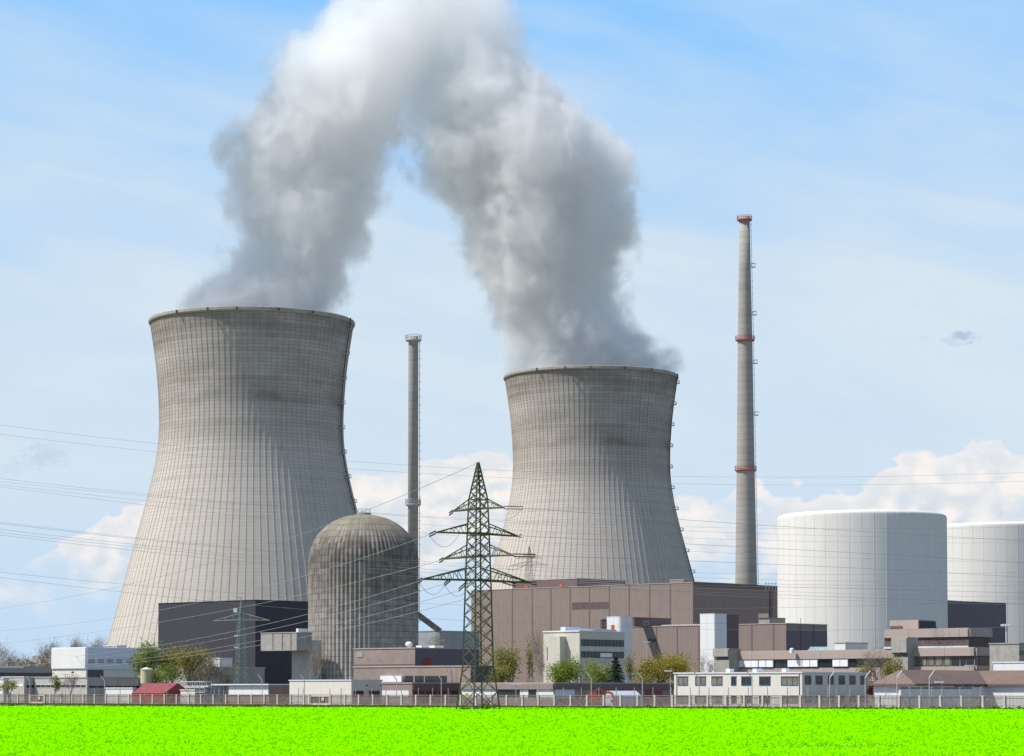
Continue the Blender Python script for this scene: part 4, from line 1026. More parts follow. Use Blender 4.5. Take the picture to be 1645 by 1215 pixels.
# masts and sensor posts inside the fence
def copy_tree(o, parent=None):
    c = o.copy(); COL.objects.link(c)
    if parent is not None: c.parent = parent
    for ch in [x for x in o.children]: copy_tree(ch, c)
    return c
def make_mast():
    r = thing('bent_mast', '', 'lamp mast', (0, 0, 0), 'bent-arm masts along the inside of the fence')
    MB().tube([(0, 0, 0), (0, 0, 5.1)], 0.09, 6).build('pole', M['steel'], r)
    MB().tube([(0, 0, 5.05), (0.85, 0, 6.2)], 0.11, 6).build('arm', M['wframe'], r)
    return r
masts = [(48, -1, 'left of the beige low block at far left'), (168, -1, 'in front of the concrete annex, left of the white shed'), (421, -1, 'in front of the flat-roofed shed'), (489, -1, 'in front of the white rendered block'),
         (637, -1, 'in front of the awning of the stepped brown building'), (709, -1, 'in front of the red windows, just left of the lattice pylon'), (864, -1, 'in front of the birch tree'), (950, -1, 'beside the orange excavator'),
         (1032, -1, 'left of the red double window of the low building'), (1123, -1, 'in front of the second window of the container office'), (1208, -1, 'in front of the middle of the container office'),
         (1333, 1, 'in front of the shaded end of the container office'), (1390, 1, 'at the right corner of the container office'), (1441, 1, 'in front of the olive tree at right'), (1493, 1, 'in front of the tiled house')]
m0 = make_mast()
def inside(px, off):
    C0 = fline(0, off); return C0 + DL * edge_t(C0, DL, px, 1.0)
for i, (px, s_, lb) in enumerate(masts):
    o = m0 if i == 0 else copy_tree(m0)
    p = inside(px, 5.5); o.location = p; o.rotation_euler = (0, 0, 0 if s_ > 0 else math.pi); o['label'] = 'bent-arm steel mast ' + lb
def make_sensor():
    r = thing('sensor_post', '', 'sensor post', (0, 0, 0), 'striped sensor posts inside the fence')
    MB().tube([(0, 0, 0), (0, 0, 3.5)], 0.06, 5).build('pole', M['dframe'], r)
    mb = MB()
    for k in range(7): mb.box((0, 0, 1.9 + k * .24), 0.16, 0.16, 0.10)
    mb.build('marker_rings', M['blind'], r); return r
s0 = make_sensor(); i = 0
for px in [100, 152, 193, 232, 268, 480, 487, 530, 548, 571, 597, 620, 645, 672, 695, 720, 905, 934, 962, 990, 1019, 1049, 1078, 1109, 1139, 1170, 1202, 1233, 1265, 1298, 1330, 1344, 1365, 1404, 1423, 1461, 1480, 1497, 1516, 1542, 1575]:
    o = s0 if i == 0 else copy_tree(s0); i += 1
    o.location = inside(px, 3.2); o['label'] = 'thin dark sensor post with pale rings behind the picket fence'
# lamps
def lamp(px, pyt, Y, label, kind='T'):
    p = at(px, 1110, Y); p.z = 0; h_ = at(px, pyt, Y).z; r = thing('street_lamp', label, 'street lamp', p, 'lamps among the buildings')
    MB().tube([p, p + UPV * h_], 0.07, 6).build('pole', M['steel'], r)
    if kind == 'T': MB().obox(p + Vector((-.9, -.15, h_)), (1.8, 0, 0), (0, .3, 0), 0.15).build('lamp_head', M['blind'], r)
    else: MB().obox(p + Vector((-1.1, -.2, h_)), (1.4, 0, 0), (0, .4, 0), 0.22).build('lamp_head', M['blind'], r)
lamp(1039, 1032, 600, 'tall slim T-headed lamp in front of the lower brown hall')
lamp(1077, 1079, 470, 'street lamp with white head left of the container office', 'A')
lamp(1097, 1069.5, 500, 'white-headed street lamp rising behind the left end of the container office', 'A')
lamp(879, 1081, 490, 'small lamp in front of the bright green trees')
lamp(829, 1100, 458, 'short lamp against the dark window of the low building')
lamp(1558, 1070, 470, 'two-armed white lamp above the tiled roof')
lamp(1513, 1097, 398, 'small hooked lamp in front of the tiled house', 'A')
lamp(105, 1084, 560, 'small lamp in front of the concrete annex at far left')
lamp(232, 1068, 585, 'small lamp just above the cream tank')
for px, Y, lb in ((913, 452, 'first'), (955, 456, 'second'), (1013, 462, 'third')):
    pass

# ------------------------------------------------------------------ pylons
def lattice(root, c, levels, ang, m, leg, br, name_leg='leg'):
    # levels: (z, half diagonal)
    dirs = [Vector((math.cos(ang + k * math.pi / 2), math.sin(ang + k * math.pi / 2), 0)) for k in range(4)]
    for d in dirs:
        mb = MB()
        for (z0, r0), (z1, r1) in zip(levels[:-1], levels[1:]): mb.beam(c + d * r0 + UPV * z0, c + d * r1 + UPV * z1, leg)
        mb.build(name_leg, m, root)
    zmin = levels[0][0]; zmax = levels[-1][0]
    rad = lambda z: float(np.interp(z, [q[0] for q in levels], [q[1] for q in levels]))
    mb = MB(); z = zmin
    while z < zmax - 0.4:
        st = max(0.55, rad(z) * 0.95); z2 = min(z + st, zmax)
        for k in range(4):
            a, b_ = dirs[k], dirs[(k + 1) % 4]
            mb.beam(c + a * rad(z) + UPV * z, c + b_ * rad(z2) + UPV * z2, br); mb.beam(c + b_ * rad(z) + UPV * z, c + a * rad(z2) + UPV * z2, br)
        z = z2
    for z in [q[0] for q in levels[1:-1]]:
        for k in range(4): mb.beam(c + dirs[k] * rad(z) + UPV * z, c + dirs[(k + 1) % 4] * rad(z) + UPV * z, br * 1.3)
    mb.build('bracing', m, root); return rad
def crossarm(root, c, z, dirv, hl, hr, rise, rad, m, ch, br, name='crossarm'):
    side = Vector((-dirv.y, dirv.x, 0)); hb_ = rad(z) * 0.70
    mb = MB()
    for s_, L_ in ((-1, hl), (1, hr)):
        tip = c + dirv * s_ * L_ + UPV * (z - 0.15)
        a = c + dirv * s_ * hb_ * 0 + side * hb_ + UPV * z; b_ = c + dirv * s_ * hb_ * 0 - side * hb_ + UPV * z
        u0 = c + dirv * s_ * hb_ + side * hb_ * .8 + UPV * (z + rise); u1 = c + dirv * s_ * hb_ - side * hb_ * .8 + UPV * (z + rise)
        mb.beam(a, tip, ch); mb.beam(b_, tip, ch); mb.beam(u0, tip, ch * .7); mb.beam(u1, tip, ch * .7)
        n = max(3, int(L_ / 1.5))
        for i in range(1, n):
            f = i / n; f2 = (i + .5) / n
            pa = a.lerp(tip, f); pb = b_.lerp(tip, f); pu = u0.lerp(tip, f); pv = u1.lerp(tip, f)
            mb.beam(pa, pb, br); mb.beam(pa, pu, br); mb.beam(pb, pv, br)
            mb.beam(pu, a.lerp(tip, f2), br); mb.beam(pv, b_.lerp(tip, f2), br); mb.beam(pa, b_.lerp(tip, min(1, (i + 1) / n)), br)
    return mb.build(name, m, root)
YP = 322.0; pc = at(768, 1110, YP); pc.z = 0
PY = thing('lattice_pylon', 'tall green lattice pylon with four crossed arms standing at the field edge', 'pylon', pc)
def zp(py): return at(768, py, YP).z
def rp(hw, py): return hw / F * (YP * cp + (zp(py) - EYE) * sp)
lv = [(0, rp(36.5, 1146)), (zp(1071), rp(25, 1071)), (zp(932), rp(20.8, 932)), (zp(860), rp(18, 860)), (zp(803), rp(15.5, 803)), (zp(743), rp(1.2, 743))]
radp = lattice(PY, pc, lv, R(-10.5), M['pyl'], 0.20, 0.085)
aU = Vector((math.cos(R(38)), math.sin(R(38)), 0)); aV = Vector((math.cos(R(-45)), math.sin(R(-45)), 0))
def hl(px_len, d, py): return px_len / F * YP / d.x
crossarm(PY, pc, zp(817), aV, hl(42, aV, 0), hl(42, aV, 0), 1.25, radp, M['pyl'], 0.17, 0.06)
crossarm(PY, pc, zp(857), aU, hl(67, aU, 0), hl(66, aU, 0), 1.3, radp, M['pyl'], 0.17, 0.06)
crossarm(PY, pc, zp(893.5), aV, hl(58, aV, 0), hl(57, aV, 0), 1.5, radp, M['pyl'], 0.18, 0.06)
crossarm(PY, pc, zp(932), aU, hl(88, aU, 0), hl(86, aU, 0), 1.6, radp, M['pyl'], 0.20, 0.07)
def string(parent, a, b_, n=2):
    mb = MB(); side = Vector((0, 0, 0.16))
    for s_ in (-1, 1) if n == 2 else (0,):
        mb.beam(a + side * s_, b_ + side * s_, 0.06)
        L_ = (b_ - a).length; k = int(L_ / 0.16)
        for i in range(k):
            p = a.lerp(b_, (i + .5) / k) + side * s_; mb.beam(p, p + (b_ - a).normalized() * 0.07, 0.15)
    return mb.build('insulator_string', M['insul'], parent)
tips = {}
def T(z, d, L_): return pc + d * L_ + UPV * (z - .15)
strs = [(T(zp(817), aV, hl(42, aV, 0)), at(840, 816, 318)), (T(zp(817), aV, -hl(42, aV, 0)), at(722, 826, 329)), (T(zp(857), aU, -hl(67, aU, 0)), at(690, 860, 320)), (T(zp(857), aU, hl(66, aU, 0)), at(838, 861, 326)),
        (T(zp(893.5), aV, hl(57, aV, 0)), at(860, 893, 320)), (T(zp(893.5), aV, -hl(58, aV, 0)), at(706, 902, 330)), (T(zp(932), aU, -hl(88, aU, 0)), at(672, 935, 318)), (T(zp(932), aU, hl(86, aU, 0)), at(862, 938, 328)),
        (pc + aU * -4.5 + UPV * zp(933), at(714, 939, 322)), (pc + aU * 4.0 + UPV * zp(933), at(828, 940, 326)), (pc + UPV * (zp(932) - .2) - aU * 1.6, at(737, 948, 322))]
for a, b_ in strs: string(PY, a, b_)
MB().obox(at(747, 1119, 319), (.45, 0, 0), (0, .05, 0), .4).build('number_plate', M['yellow'], PY)
MB().obox(at(762, 1139, 317.4), (.3, 0, 0), (0, .05, 0), .3).build('marker_plate', M['blue'], PY)
# jumper loops under the arms
def loop(a, b_, sag, rad_=0.035):
    return [a.lerp(b_, k / 14) - UPV * sag * (1 - (2 * k / 14 - 1) ** 2) for k in range(15)]
for a, b_, sg_ in ((at(690, 860, 320), at(738, 858, 324), 1.6), (at(673, 935, 318), at(716, 938, 322), 1.5), (at(840, 816, 318), at(812, 834, 322), .4), (at(714, 939, 322), at(752, 945, 322), 1.3), (at(860, 893, 320), at(815, 915, 324), .6)):
    MB().tube(loop(a, b_, sg_), 0.03, 5).build('jumper_cable', M['wire'], PY)
# small pylon
YS = 575.0; ps = at(387, 1110, YS); ps.z = 0
SPy = thing('lattice_pylon', 'small pale green pylon with one crossarm in front of the dark hall', 'pylon', ps)
zs_ = lambda py: at(387, py, YS).z
rads = lattice(SPy, ps, [(0, 12.5 / F * YS), (zs_(1000), 6.5 / F * YS), (zs_(985), 4.5 / F * YS), (zs_(966), 0.9 / F * YS)], R(-12), M['pyl2'], 0.15, 0.055)
crossarm(SPy, ps, zs_(996), Vector((math.cos(R(-20)), math.sin(R(-20)), 0)), 7.2, 7.2, 1.5, rads, M['pyl2'], 0.15, 0.06)
MB().obox(at(375, 984, YS - 1), (.85, 0, 0), (0, .1, 0), 1.0).build('sign_plate', M['blind'], SPy)
MB().beam(at(387, 966, YS), at(387, 960, YS), 0.12).beam(at(382, 960, YS), at(389, 960, YS), 0.12).build('peak_bracket', M['pyl2'], SPy)
for y in (1021.5, 1040): MB().beam(at(376, y, YS - 1), at(383, y, YS - 1), 0.25).build('bracket', M['blind'], SPy)
# distant pylon
YD2 = 1020.0; pd = at(850.5, 1110, YD2); pd.z = 0
DP = thing('lattice_pylon', 'faint distant lattice pylon in front of the farther cooling tower', 'pylon', pd)
zd = lambda py: at(850, py, YD2).z
radd = lattice(DP, pd, [(zd(955), 7.0 / F * YD2), (zd(908), 5.5 / F * YD2), (zd(893), 3.5 / F * YD2), (zd(878), 0.8 / F * YD2)], R(20), M['pyl3'], 0.16, 0.07)
for y, L_ in ((908, 9.0), (897, 6.0)): crossarm(DP, pd, zd(y), Vector((math.cos(R(-25)), math.sin(R(-25)), 0)), L_, L_, 1.6, radd, M['pyl3'], 0.16, 0.06)

# ------------------------------------------------------------------ overhead cables
def spline(pts, n=40):
    P_ = [np.array(p, float) for p in pts]
    if len(P_) == 2: return [P_[0] * (1 - t) + P_[1] * t for t in np.linspace(0, 1, n)]
    xs = np.array([p[0] for p in P_]); o = np.argsort(xs); xs = xs[o]; ys = np.array([p[1] for p in P_])[o]
    deg = min(3, len(P_) - 1) if len(P_) > 3 else 2
    co = np.polyfit(xs, ys, min(deg, 2)) if len(P_) <= 4 else np.polyfit(xs, ys, 2)
    xx = np.linspace(xs[0], xs[-1], n); return [np.array([x, np.polyval(co, x)]) for x in xx]
def cable(pts, Y0, Y1, label, rad_=0.045):
    sp_ = spline(pts); n = len(sp_)
    w3 = [at(p[0], p[1], 1 / ((1 / Y0) * (1 - i / (n - 1)) + (1 / Y1) * (i / (n - 1)))) for i, p in enumerate(sp_)]
    tag(MB().tube(w3, rad_, 5).build('overhead_cable', M['wire']), label, 'cable', 'overhead power cables')
cr = [([(-60, 673), (253, 716), (820, 755), (1393, 766), (1700, 757)], 'highest cable, sagging across the whole picture from the left edge'),
      ([(-60, 690), (250, 726), (820, 768), (1393, 779.5), (1700, 771)], 'second highest cable, just under the highest one'),
      ([(-60, 762), (235, 794), (720, 831), (1252, 850), (1700, 845)], 'upper cable of the bundle entering the left edge above the white cloud'),
      ([(-60, 767), (235, 798), (720, 835), (1252, 856), (1700, 868)], 'second cable of the bundle entering the left edge above the white cloud'),
      ([(-60, 771), (235, 805), (720, 846), (1252, 868), (1700, 872)], 'third cable of the bundle entering the left edge above the white cloud'),
      ([(-60, 774), (235, 811), (720, 862), (1252, 890), (1700, 905)], 'lowest cable of the bundle entering the left edge above the white cloud'),
      ([(-60, 831), (222, 864), (500, 890), (1252, 922), (1700, 918)], 'top cable of the middle bundle crossing the left white cloud'),
      ([(-60, 833), (222, 866), (500, 894), (1252, 930), (1700, 935)], 'second cable of the middle bundle crossing the left white cloud'),
      ([(-60, 843), (222, 875), (500, 902), (1252, 938), (1700, 940)], 'third cable of the middle bundle crossing the left white cloud'),
      ([(-60, 847), (222, 880), (500, 909), (1252, 946), (1700, 962)], 'fourth cable of the middle bundle crossing the left white cloud'),
      ([(-60, 850), (222, 886), (500, 917), (1252, 955), (1700, 975)], 'lowest cable of the middle bundle crossing the left white cloud'),
      ([(-60, 911), (196, 940), (495, 962), (1252, 974), (1700, 960)], 'upper of the two low cables crossing the left sky beside the cooling tower'),
      ([(-60, 920), (196, 950), (495, 981), (1252, 1012), (1700, 1005)], 'lower of the two low cables, passing in front of the dark hall')]
for i, (p_, lb) in enumerate(cr): cable(p_, 470, 560, lb, 0.021 if i < 7 else 0.025)
lf = [([(766, 744), (574, 826), (196, 941), (-40, 984)], 'earth wire running down left from the tip of the tall pylon'),
      ([(690, 860), (561, 902), (330, 966), (180, 994), (-40, 1016)], 'cable running left from the second arm of the tall pylon'),
      ([(706, 902), (584, 930), (446, 966), (254, 1000), (-40, 1038)], 'cable running left from the third arm of the tall pylon'),
      ([(672, 935), (561, 968), (495, 986), (266, 1036), (-40, 1066)], 'cable running left from the outer end of the lowest arm'),
      ([(714, 939), (547, 984), (495, 997), (266, 1044), (-40, 1074)], 'cable running left from the inner lowest arm of the tall pylon'),
      ([(737, 948), (566, 998), (418, 1030), (230, 1056), (-40, 1079)], 'cable passing in front of the concrete bridge box, upper one'),
      ([(752, 960), (569, 1009), (418, 1038), (230, 1060), (-40, 1083)], 'cable passing in front of the concrete bridge box, lower one')]
for p_, lb in lf: cable(p_[::-1], 900, 325, lb, 0.034)
rt_ = [([(840, 816), (1040, 832), (1252, 845), (1700, 872)], 'cable running right from the top arm of the tall pylon'),
       ([(838, 861), (1040, 872), (1252, 881), (1700, 908)], 'cable running right from the second arm of the tall pylon'),
       ([(860, 893), (1040, 899), (1252, 907), (1700, 931)], 'cable running right from the third arm of the tall pylon'),
       ([(862, 938), (1040, 940), (1252, 943), (1700, 955)], 'cable running right from the outer end of the lowest arm'),
       ([(828, 940), (1040, 949), (1252, 955), (1700, 972)], 'cable running right from the inner lowest arm of the tall pylon')]
for p_, lb in rt_: cable(p_, 325, 560, lb, 0.026)
cable([(500, 1030), (700, 905), (850, 905)], 700, 900, 'short faint cable between the domed reactor and the distant pylon', 0.04) if False else None

# ------------------------------------------------------------------ trees
def grow(mb, p, d, L_, r, depth, out, rnd, up=0.25, spread=0.55):
    n = 3; pts = [p]; q = p.copy(); dd = d.copy()
    for i in range(n):
        dd = (dd + Vector((rnd.uniform(-.16, .16), rnd.uniform(-.16, .16), up * .25))).normalized(); q = q + dd * L_ / n; pts.append(q.copy())
    mb.tube(pts, [r * (1 - .5 * i / n) for i in range(n + 1)], 5 if r > .08 else 3)
    out.append((pts[-1], dd, depth)); 
    if depth <= 1: out.append((pts[2], dd, depth))
    if depth == 0: return
    k = rnd.choice((3, 3, 4))
    for j in range(k):
        a = rnd.uniform(0, 6.28); s_ = spread * rnd.uniform(.6, 1.3)
        x = dd.cross(UPV if abs(dd.z) < .95 else Vector((1, 0, 0))).normalized(); y = dd.cross(x)
        nd = (dd + (x * math.cos(a) + y * math.sin(a)) * s_).normalized()
        grow(mb, pts[-1 if j < 2 else 2], nd, L_ * rnd.uniform(.62, .85), r * .55, depth - 1, out, rnd, up, spread)
def tree(px, Y, pyt, hw, label, leaf, cat='tree', nleaf=2600, size=0.42, sparse=1.0, bark='bark', name='broadleaf_tree', group=None, seed=0, pyb=None, bare=False):
    rnd = random.Random(seed * 31 + int(px)); p = at(px, 1110, Y); p.z = 0; H = at(px, pyt, Y).z; W = hw / F * Y
    r_ = thing(name, label, cat, p, group); mb = MB(); out = []
    L0 = H * 0.30
    grow(mb, p.copy(), Vector((rnd.uniform(-.04, .04), rnd.uniform(-.04, .04), 1)), L0, H * 0.016 + .04, 4 if bare else 3, out, rnd, 0.35, 0.62)
    # fit into the wanted outline
    zs = max(v[2] for v in mb.v); xs = np.percentile([abs(v[0] - p.x) for v in mb.v], 99) + .01
    kz = H * (0.99 if bare else .93) / zs; kx = W * (1.0 if bare else .92) / xs
    tf = lambda v: (p.x + (v[0] - p.x) * (1 + (kx - 1) * min(1, v[2] / (0.3 * zs))), p.y + (v[1] - p.y) * (1 + (kx - 1) * min(1, v[2] / (0.3 * zs))), v[2] * kz)
    mb.v = [tf(v) for v in mb.v]
    mb.build('trunk', M[bark], r_)
    tipsP = np.array([tf(q[0]) for q in out if q[2] <= 2])
    rg = np.random.default_rng(seed + int(px))
    n = int(nleaf * (0.8 if bare else 1.5))
    # clumps around the branch tips
    idx = rg.integers(0, len(tipsP), n); sg = (W * 0.23, H * 0.08)
    C_ = tipsP[idx] + rg.normal(size=(n, 3)) * np.array([sg[0], sg[0], sg[1]])
    if bare:
        # fine twigs: long thin slivers
        a = rg.normal(size=(n, 3)); a[:, 2] = abs(a[:, 2]) + .6; a /= np.linalg.norm(a, axis=1)[:, None]
        b_ = np.cross(a, rg.normal(size=(n, 3))); b_ /= np.linalg.norm(b_, axis=1)[:, None]
        l_ = (H * .05 * (0.5 + rg.random(n)))[:, None]; w_ = 0.022 * max(1, Y / 500)
        V_ = np.stack([C_ - a * l_ - b_ * w_, C_ - a * l_ + b_ * w_, C_ + a * l_ + b_ * w_ * .4, C_ + a * l_ - b_ * w_ * .4], 1).reshape(-1, 3); F_ = np.arange(n * 4).reshape(-1, 4)
    else:
        V_, F_ = leafquads(C_, size, seed + 3)
    V_ -= np.array(p)
    V_[:, 2] = np.maximum(V_[:, 2], 0.1)
    npmesh('crown', V_, F_, M[leaf], r_)
    return r_
gl = 'trees by the left buildings'; gr_ = 'trees in front of the beige office and brown halls'
tree(241, 575, 1034, 27, 'fresh green tree right of the white hall, nearest the cooling tower foot', 'lf_green', nleaf=2400, size=.40, group=gl, seed=1)
tree(276, 580, 1040, 22, 'dull green tree between the fresh green tree and the large olive tree', 'lf_olive', nleaf=1900, size=.40, group=gl, seed=2)
tree(303, 572, 1039, 33, 'large olive tree in front of the left half of the dark hall', 'lf_olive', nleaf=2600, size=.36, group=gl, seed=3)
tree(262, 565, 1068, 26, 'low green tree directly behind the red-roofed shed', 'lf_green', nleaf=1500, size=.36, group=gl, seed=14)
tree(334, 568, 1052, 26, 'thin brownish budding tree left of the small green pylon', 'lf_twig', nleaf=2200, group=gl, seed=4, bare=True)
tree(358, 570, 1066, 17, 'small brown bare tree next to the small green pylon', 'lf_twig', nleaf=1200, group=gl, seed=5, bare=True)
tree(826, 500, 1037, 29, 'olive tree just right of the tall pylon', 'lf_olive', nleaf=3200, size=.30, group=gr_, seed=6)
tree(803, 488, 1068, 16, 'short olive tree between the tall pylon and the larger olive tree', 'lf_olive', nleaf=1200, size=.30, group=gr_, seed=26)
tree(864, 505, 1014, 15, 'tall thin birch left of the beige office', 'lf_twig', nleaf=700, group=gr_, seed=7, bare=True, bark='birch')
tree(846, 498, 1030, 11, 'slender half-bare tree between the large olive tree and the birch', 'lf_olive', nleaf=500, size=.26, group=gr_, seed=36)
tree(896, 492, 1062, 27, 'bright green tree at the foot of the beige office', 'lf_bright', nleaf=2800, size=.28, group=gr_, seed=8)
tree(927, 494, 1056, 15, 'light green birch at the corner of the beige office', 'lf_green', nleaf=1100, size=.26, group=gr_, seed=9, bark='birch')
tree(957, 490, 1062, 22, 'mid green tree left of the dark conifer', 'lf_green', nleaf=2600, size=.28, group=gr_, seed=10)
tree(1009, 505, 1046, 12, 'sparse pale tree behind the dark conifer', 'lf_olive', nleaf=600, size=.28, group=gr_, seed=12)
tree(1026, 488, 1068, 20, 'small olive tree right of the dark conifer', 'lf_olive', nleaf=1700, size=.28, group=gr_, seed=11)
tree(1063, 492, 1052, 38, 'broad yellow-green tree left of the container office', 'lf_yellow', nleaf=4600, size=.28, group=gr_, seed=13)
tree(1092, 500, 1046, 16, 'sparse bare tree behind the broad yellow-green tree', 'lf_twig', nleaf=800, group=gr_, seed=15, bare=True)
tree(507, 520, 1043, 16, 'bare tree in front of the left foot of the domed reactor', 'lf_twig', nleaf=700, group='bare trees among the buildings', seed=16, bare=True)
tree(690, 600, 1014, 24, 'bare tree right of the domed reactor, behind the stepped brown building', 'lf_twig', nleaf=1000, group='bare trees among the buildings', seed=17, bare=True)
tree(1137, 520, 1053, 14, 'bare tree in front of the white stair tower behind the container office', 'lf_twig', nleaf=600, group='bare trees among the buildings', seed=18, bare=True)
tree(1412, 440, 1038, 24, 'tall bare tree right of the container office', 'lf_twig', nleaf=900, group='bare trees among the buildings', seed=19, bare=True)
tree(1440, 420, 1057, 17, 'olive budding tree just left of the tiled house', 'lf_olive', nleaf=1800, size=.24, group='trees by the right buildings', seed=20)
tree(1386, 470, 1067, 14, 'yellow-green tree peeping over the shaded end of the container office', 'lf_yellow', nleaf=1300, size=.26, group='trees by the right buildings', seed=21)
tree(1404, 425, 1096, 9, 'dark red bush between the container office and the bare tree', 'lf_red', nleaf=900, size=.22, name='bush', cat='bush', seed=22)
tree(16, 560, 1091, 15, 'small leafy tree behind the fence at the left edge', 'lf_olive', nleaf=500, size=.30, seed=23, group='young trees near the left end of the fence')
tree(87, 545, 1083, 9, 'slim young tree behind the fence left of the concrete annex', 'lf_olive', nleaf=420, size=.28, seed=24, group='young trees near the left end of the fence')
tree(114, 520, 1082, 13, 'young budding tree in front of the fence near its left end', 'lf_twig', nleaf=450, seed=25, bare=True, group='young trees near the left end of the fence')
tree(784, 327, 1132, 14, 'green bush inside the legs of the tall pylon', 'lf_bright', nleaf=900, size=.20, name='bush', cat='bush', seed=27)
tree(752, 326, 1137, 9, 'small green bush at the left leg of the tall pylon', 'lf_green', nleaf=500, size=.18, name='bush', cat='bush', seed=28)
# conifer
p = at(989, 1110, 486); p.z = 0; H = at(989, 1057, 486).z; r_ = thing('conifer', 'dark green conifer in front of the beige office', 'tree', p, gr_)
MB().tube([p, p + UPV * H * .97], [.22, .04], 6).build('trunk', M['bark'], r_)
rg = np.random.default_rng(3); pts = []
for tier in range(15):
    f = tier / 14; z = H * (0.10 + .88 * f); rad_ = 3.1 * (1 - f) ** .7 + .12
    for k in range(int(15 - 6 * f)):
        a = rg.uniform(0, 6.28); L_ = rad_ * rg.uniform(.72, 1.1)
        for s_ in np.linspace(.1, 1, 9):
            m_ = 8; c_ = np.array([math.cos(a) * L_ * s_, math.sin(a) * L_ * s_, z - .35 * L_ * s_ * s_ + .15 * s_]); pts.append(c_ + rg.normal(size=(m_, 3)) * np.array([.16, .16, .11]))
V_, F_ = leafquads(np.concatenate(pts), 0.20, 8); npmesh('crown', V_, F_, M['lf_conif'], r_)
# far bare trees at the left
far = [(-12, 1040, 22), (4, 1032, 18), (22, 1050, 20), (38, 1046, 20), (52, 1050, 18), (64, 1044, 14), (76, 1027, 16), (96, 1048, 14), (122, 1021, 11), (136, 1024, 11), (150, 1023, 12), (164, 1024, 11), (176, 1030, 9)]
ftl = ['cut off by the left edge', 'first tall one inside the left edge', 'lower one right of the leftmost tall tree', 'left one of the low pair', 'right one of the low pair', 'just left of the tall round one', 'tall round one left of the white hall',
       'behind the left corner of the white hall roof', 'leftmost above the white hall roof', 'second above the white hall roof', 'middle one above the white hall roof', 'fourth above the white hall roof', 'nearest the cooling tower foot']
for i, ((px, py, hw), lb) in enumerate(zip(far, ftl)):
    tree(px, 1180 + (i % 3) * 40, py + 7, hw, 'distant bare brown tree, ' + lb, 'lf_twig', nleaf=1300, seed=40 + i, bare=True, group='distant bare trees at left', name='bare_tree')
# scrub filling under far trees
n = 9000; x = rng.uniform(-320, -150, n); y = rng.uniform(1120, 1180, n); z = rng.random(n) ** .8 * (14 + 3 * np.sin(x * .08) + 2 * np.sin(x * .31)) * 1.0
V_, F_ = leafquads(np.stack([x, y, z], 1), 1.3, 4); tag(npmesh('scrub_wood', V_, F_, M['lf_twig']), 'brownish far-off wood under the distant bare trees at left', 'wood', kind='stuff')

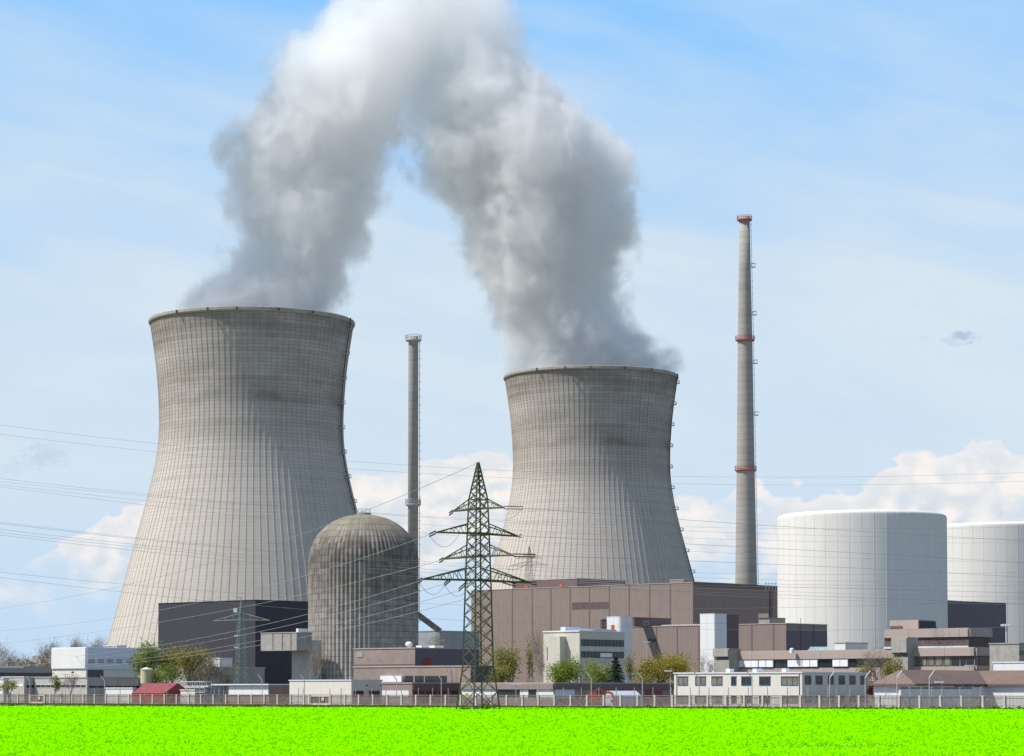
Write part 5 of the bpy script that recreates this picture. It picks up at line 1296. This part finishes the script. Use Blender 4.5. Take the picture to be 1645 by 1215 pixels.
# ------------------------------------------------------------------ steam plumes
def plume(name, label, Y, cxw, pts, z_start, seed):
    # pts: (px centre, py, half width px) -> world centre x, z, radius
    W_ = []
    for a, b_, hw in pts:
        q = at(a, b_, Y); c = Y * cp + (q.z - EYE) * sp; W_.append((q.z, q.x, hw / F * c))
    W_.sort()
    if W_[0][0] > z_start: W_.insert(0, (z_start, W_[0][1], W_[0][2]))
    zs = np.array([q[0] for q in W_]); X_ = np.array([q[1] for q in W_]); R_ = np.array([q[2] for q in W_])
    zz = np.linspace(z_start, zs[-1], 60); n = 48; mb = MB(); rr = np.random.default_rng(seed)
    x_ = np.interp(zz, zs, X_); r_ = np.interp(zz, zs, R_) * 1.34
    r_[0] = min(r_[0], 41.0); r_[1] = min(r_[1], 43.0)
    for i, z in enumerate(zz):
        for k in range(n):
            a = 2 * math.pi * k / n
            wob = 1 + 0.05 * math.sin(3 * a + z * .05) + 0.04 * math.sin(5 * a - z * .09 + seed)
            mb.v.append((x_[i] + r_[i] * wob * math.cos(a), Y + r_[i] * 0.85 * wob * math.sin(a), z))
    for i in range(len(zz) - 1):
        for k in range(n): j = (k + 1) % n; mb.f.append((i * n + k, i * n + j, (i + 1) * n + j, (i + 1) * n + k))
    mb.f.append(tuple(reversed(range(n)))); mb.f.append(tuple((len(zz) - 1) * n + k for k in range(n)))
    m = bpy.data.materials.new(name + '_volume'); m.use_nodes = True; g = NT(m.node_tree)
    m.node_tree.nodes.remove(m.node_tree.nodes['Principled BSDF']); out = m.node_tree.nodes['Material Output']
    P = g.new('ShaderNodeNewGeometry').outputs['Position']; x, y, z = g.xyz(P)
    cxn = g.curve(z, [(a, b_) for a, b_, c in W_]); rn = g.curve(z, [(a, c) for a, b_, c in W_])
    u = g.m('DIVIDE', g.m('SUBTRACT', x, cxn), rn); v = g.m('DIVIDE', g.m('SUBTRACT', y, Y), g.m('MULTIPLY', rn, 0.85))
    d = g.m('SQRT', g.m('ADD', g.m('MULTIPLY', u, u), g.m('MULTIPLY', v, v)))
    Ps = g.v('ADD', P, (seed * 37.0, 0.0, 0.0))
    big = g.noise(g.v('MULTIPLY', Ps, (0.014, 0.014, 0.013)), 1.0, 1.0, 0.5)
    det = g.noise(g.v('MULTIPLY', Ps, (0.050, 0.050, 0.046)), 1.0, 7.0, 0.67, 0.25)
    e = g.m('SUBTRACT', 1.10, d)
    e = g.m('ADD', e, g.m('MULTIPLY', g.m('SUBTRACT', big, 0.5), g.mr(z, z_start, z_start + 60, 0.15, 0.9)))
    e = g.m('ADD', e, g.m('MULTIPLY', g.m('SUBTRACT', det, 0.50), g.mr(z, z_start, z_start + 30, 1.0, 1.9)))
    # keep the mouth of the plume inside the rim
    dn = g.mr(e, 0.0, 0.28, 0.0, 1.0)
    dn = g.m('MULTIPLY', dn, g.mr(d, 1.24, 1.32, 1.0, 0.0))
    zf = at(0, 0, Y).z
    top = g.curve(z, [(100, 1.0), (230, 1.0), (zf - 25, 0.75), (zf + 4, 0.5), (zf + 18, 0.07), (zf + 48, 0.07), (zf + 66, 1.0), (zf + 160, 1.0)])  # thin just above view to light the tops, dense higher to cast shade
    dn = g.m('MULTIPLY', g.m('MULTIPLY', dn, dn), g.m('MULTIPLY', top, 0.11))
    pv = g.new('ShaderNodeVolumeScatter'); pv.inputs['Color'].default_value = (0.94, 0.98, 1.0, 1); pv.inputs['Anisotropy'].default_value = 0.4
    g.set(pv.inputs['Density'], dn); g.L.new(pv.outputs[0], out.inputs['Volume'])
    try: m.cycles.volume_step_rate = 0.10
    except Exception: pass
    try: m.volume_intersection_method = 'ACCURATE'
    except Exception: pass
    o = mb.build(name, m, smooth=True); tag(o, label, 'steam plume', 'steam plumes from the cooling towers')
    return o
plume('steam_plume', 'grey-white steam plume rising from the larger left cooling tower and bending right', 1055.0, 0,
      [(413, 505, 130), (436, 470, 120), (466, 430, 110), (486, 390, 112), (497, 350, 116), (496, 300, 122), (494, 250, 126), (512, 200, 128), (536, 150, 124), (568, 100, 120), (608, 50, 112), (645, 0, 110), (650, -50, 112), (560, -110, 130), (330, -165, 150), (60, -240, 190), (-90, -310, 225), (-180, -390, 200)], HT - 6, 1)  # unseen upper points bend left, added to shade the steam below
plume('steam_plume', 'bright-topped steam plume rising from the farther cooling tower and bending left', 1240.0, 0,
      [(941, 600, 128), (938, 565, 124), (912, 530, 116), (893, 495, 112), (878, 450, 122), (875, 400, 130), (868, 350, 142), (850, 300, 156), (822, 250, 158), (796, 200, 146), (764, 150, 122), (742, 100, 102), (738, 50, 92), (735, 0, 92), (720, -50, 100), (650, -100, 110), (530, -145, 130), (390, -205, 170), (310, -250, 190), (270, -310, 180)], HT - 6, 2)  # points above the view bend toward the sun, added to shade this plume

for o in bpy.data.objects:
    if '_w' in o: del o['_w']
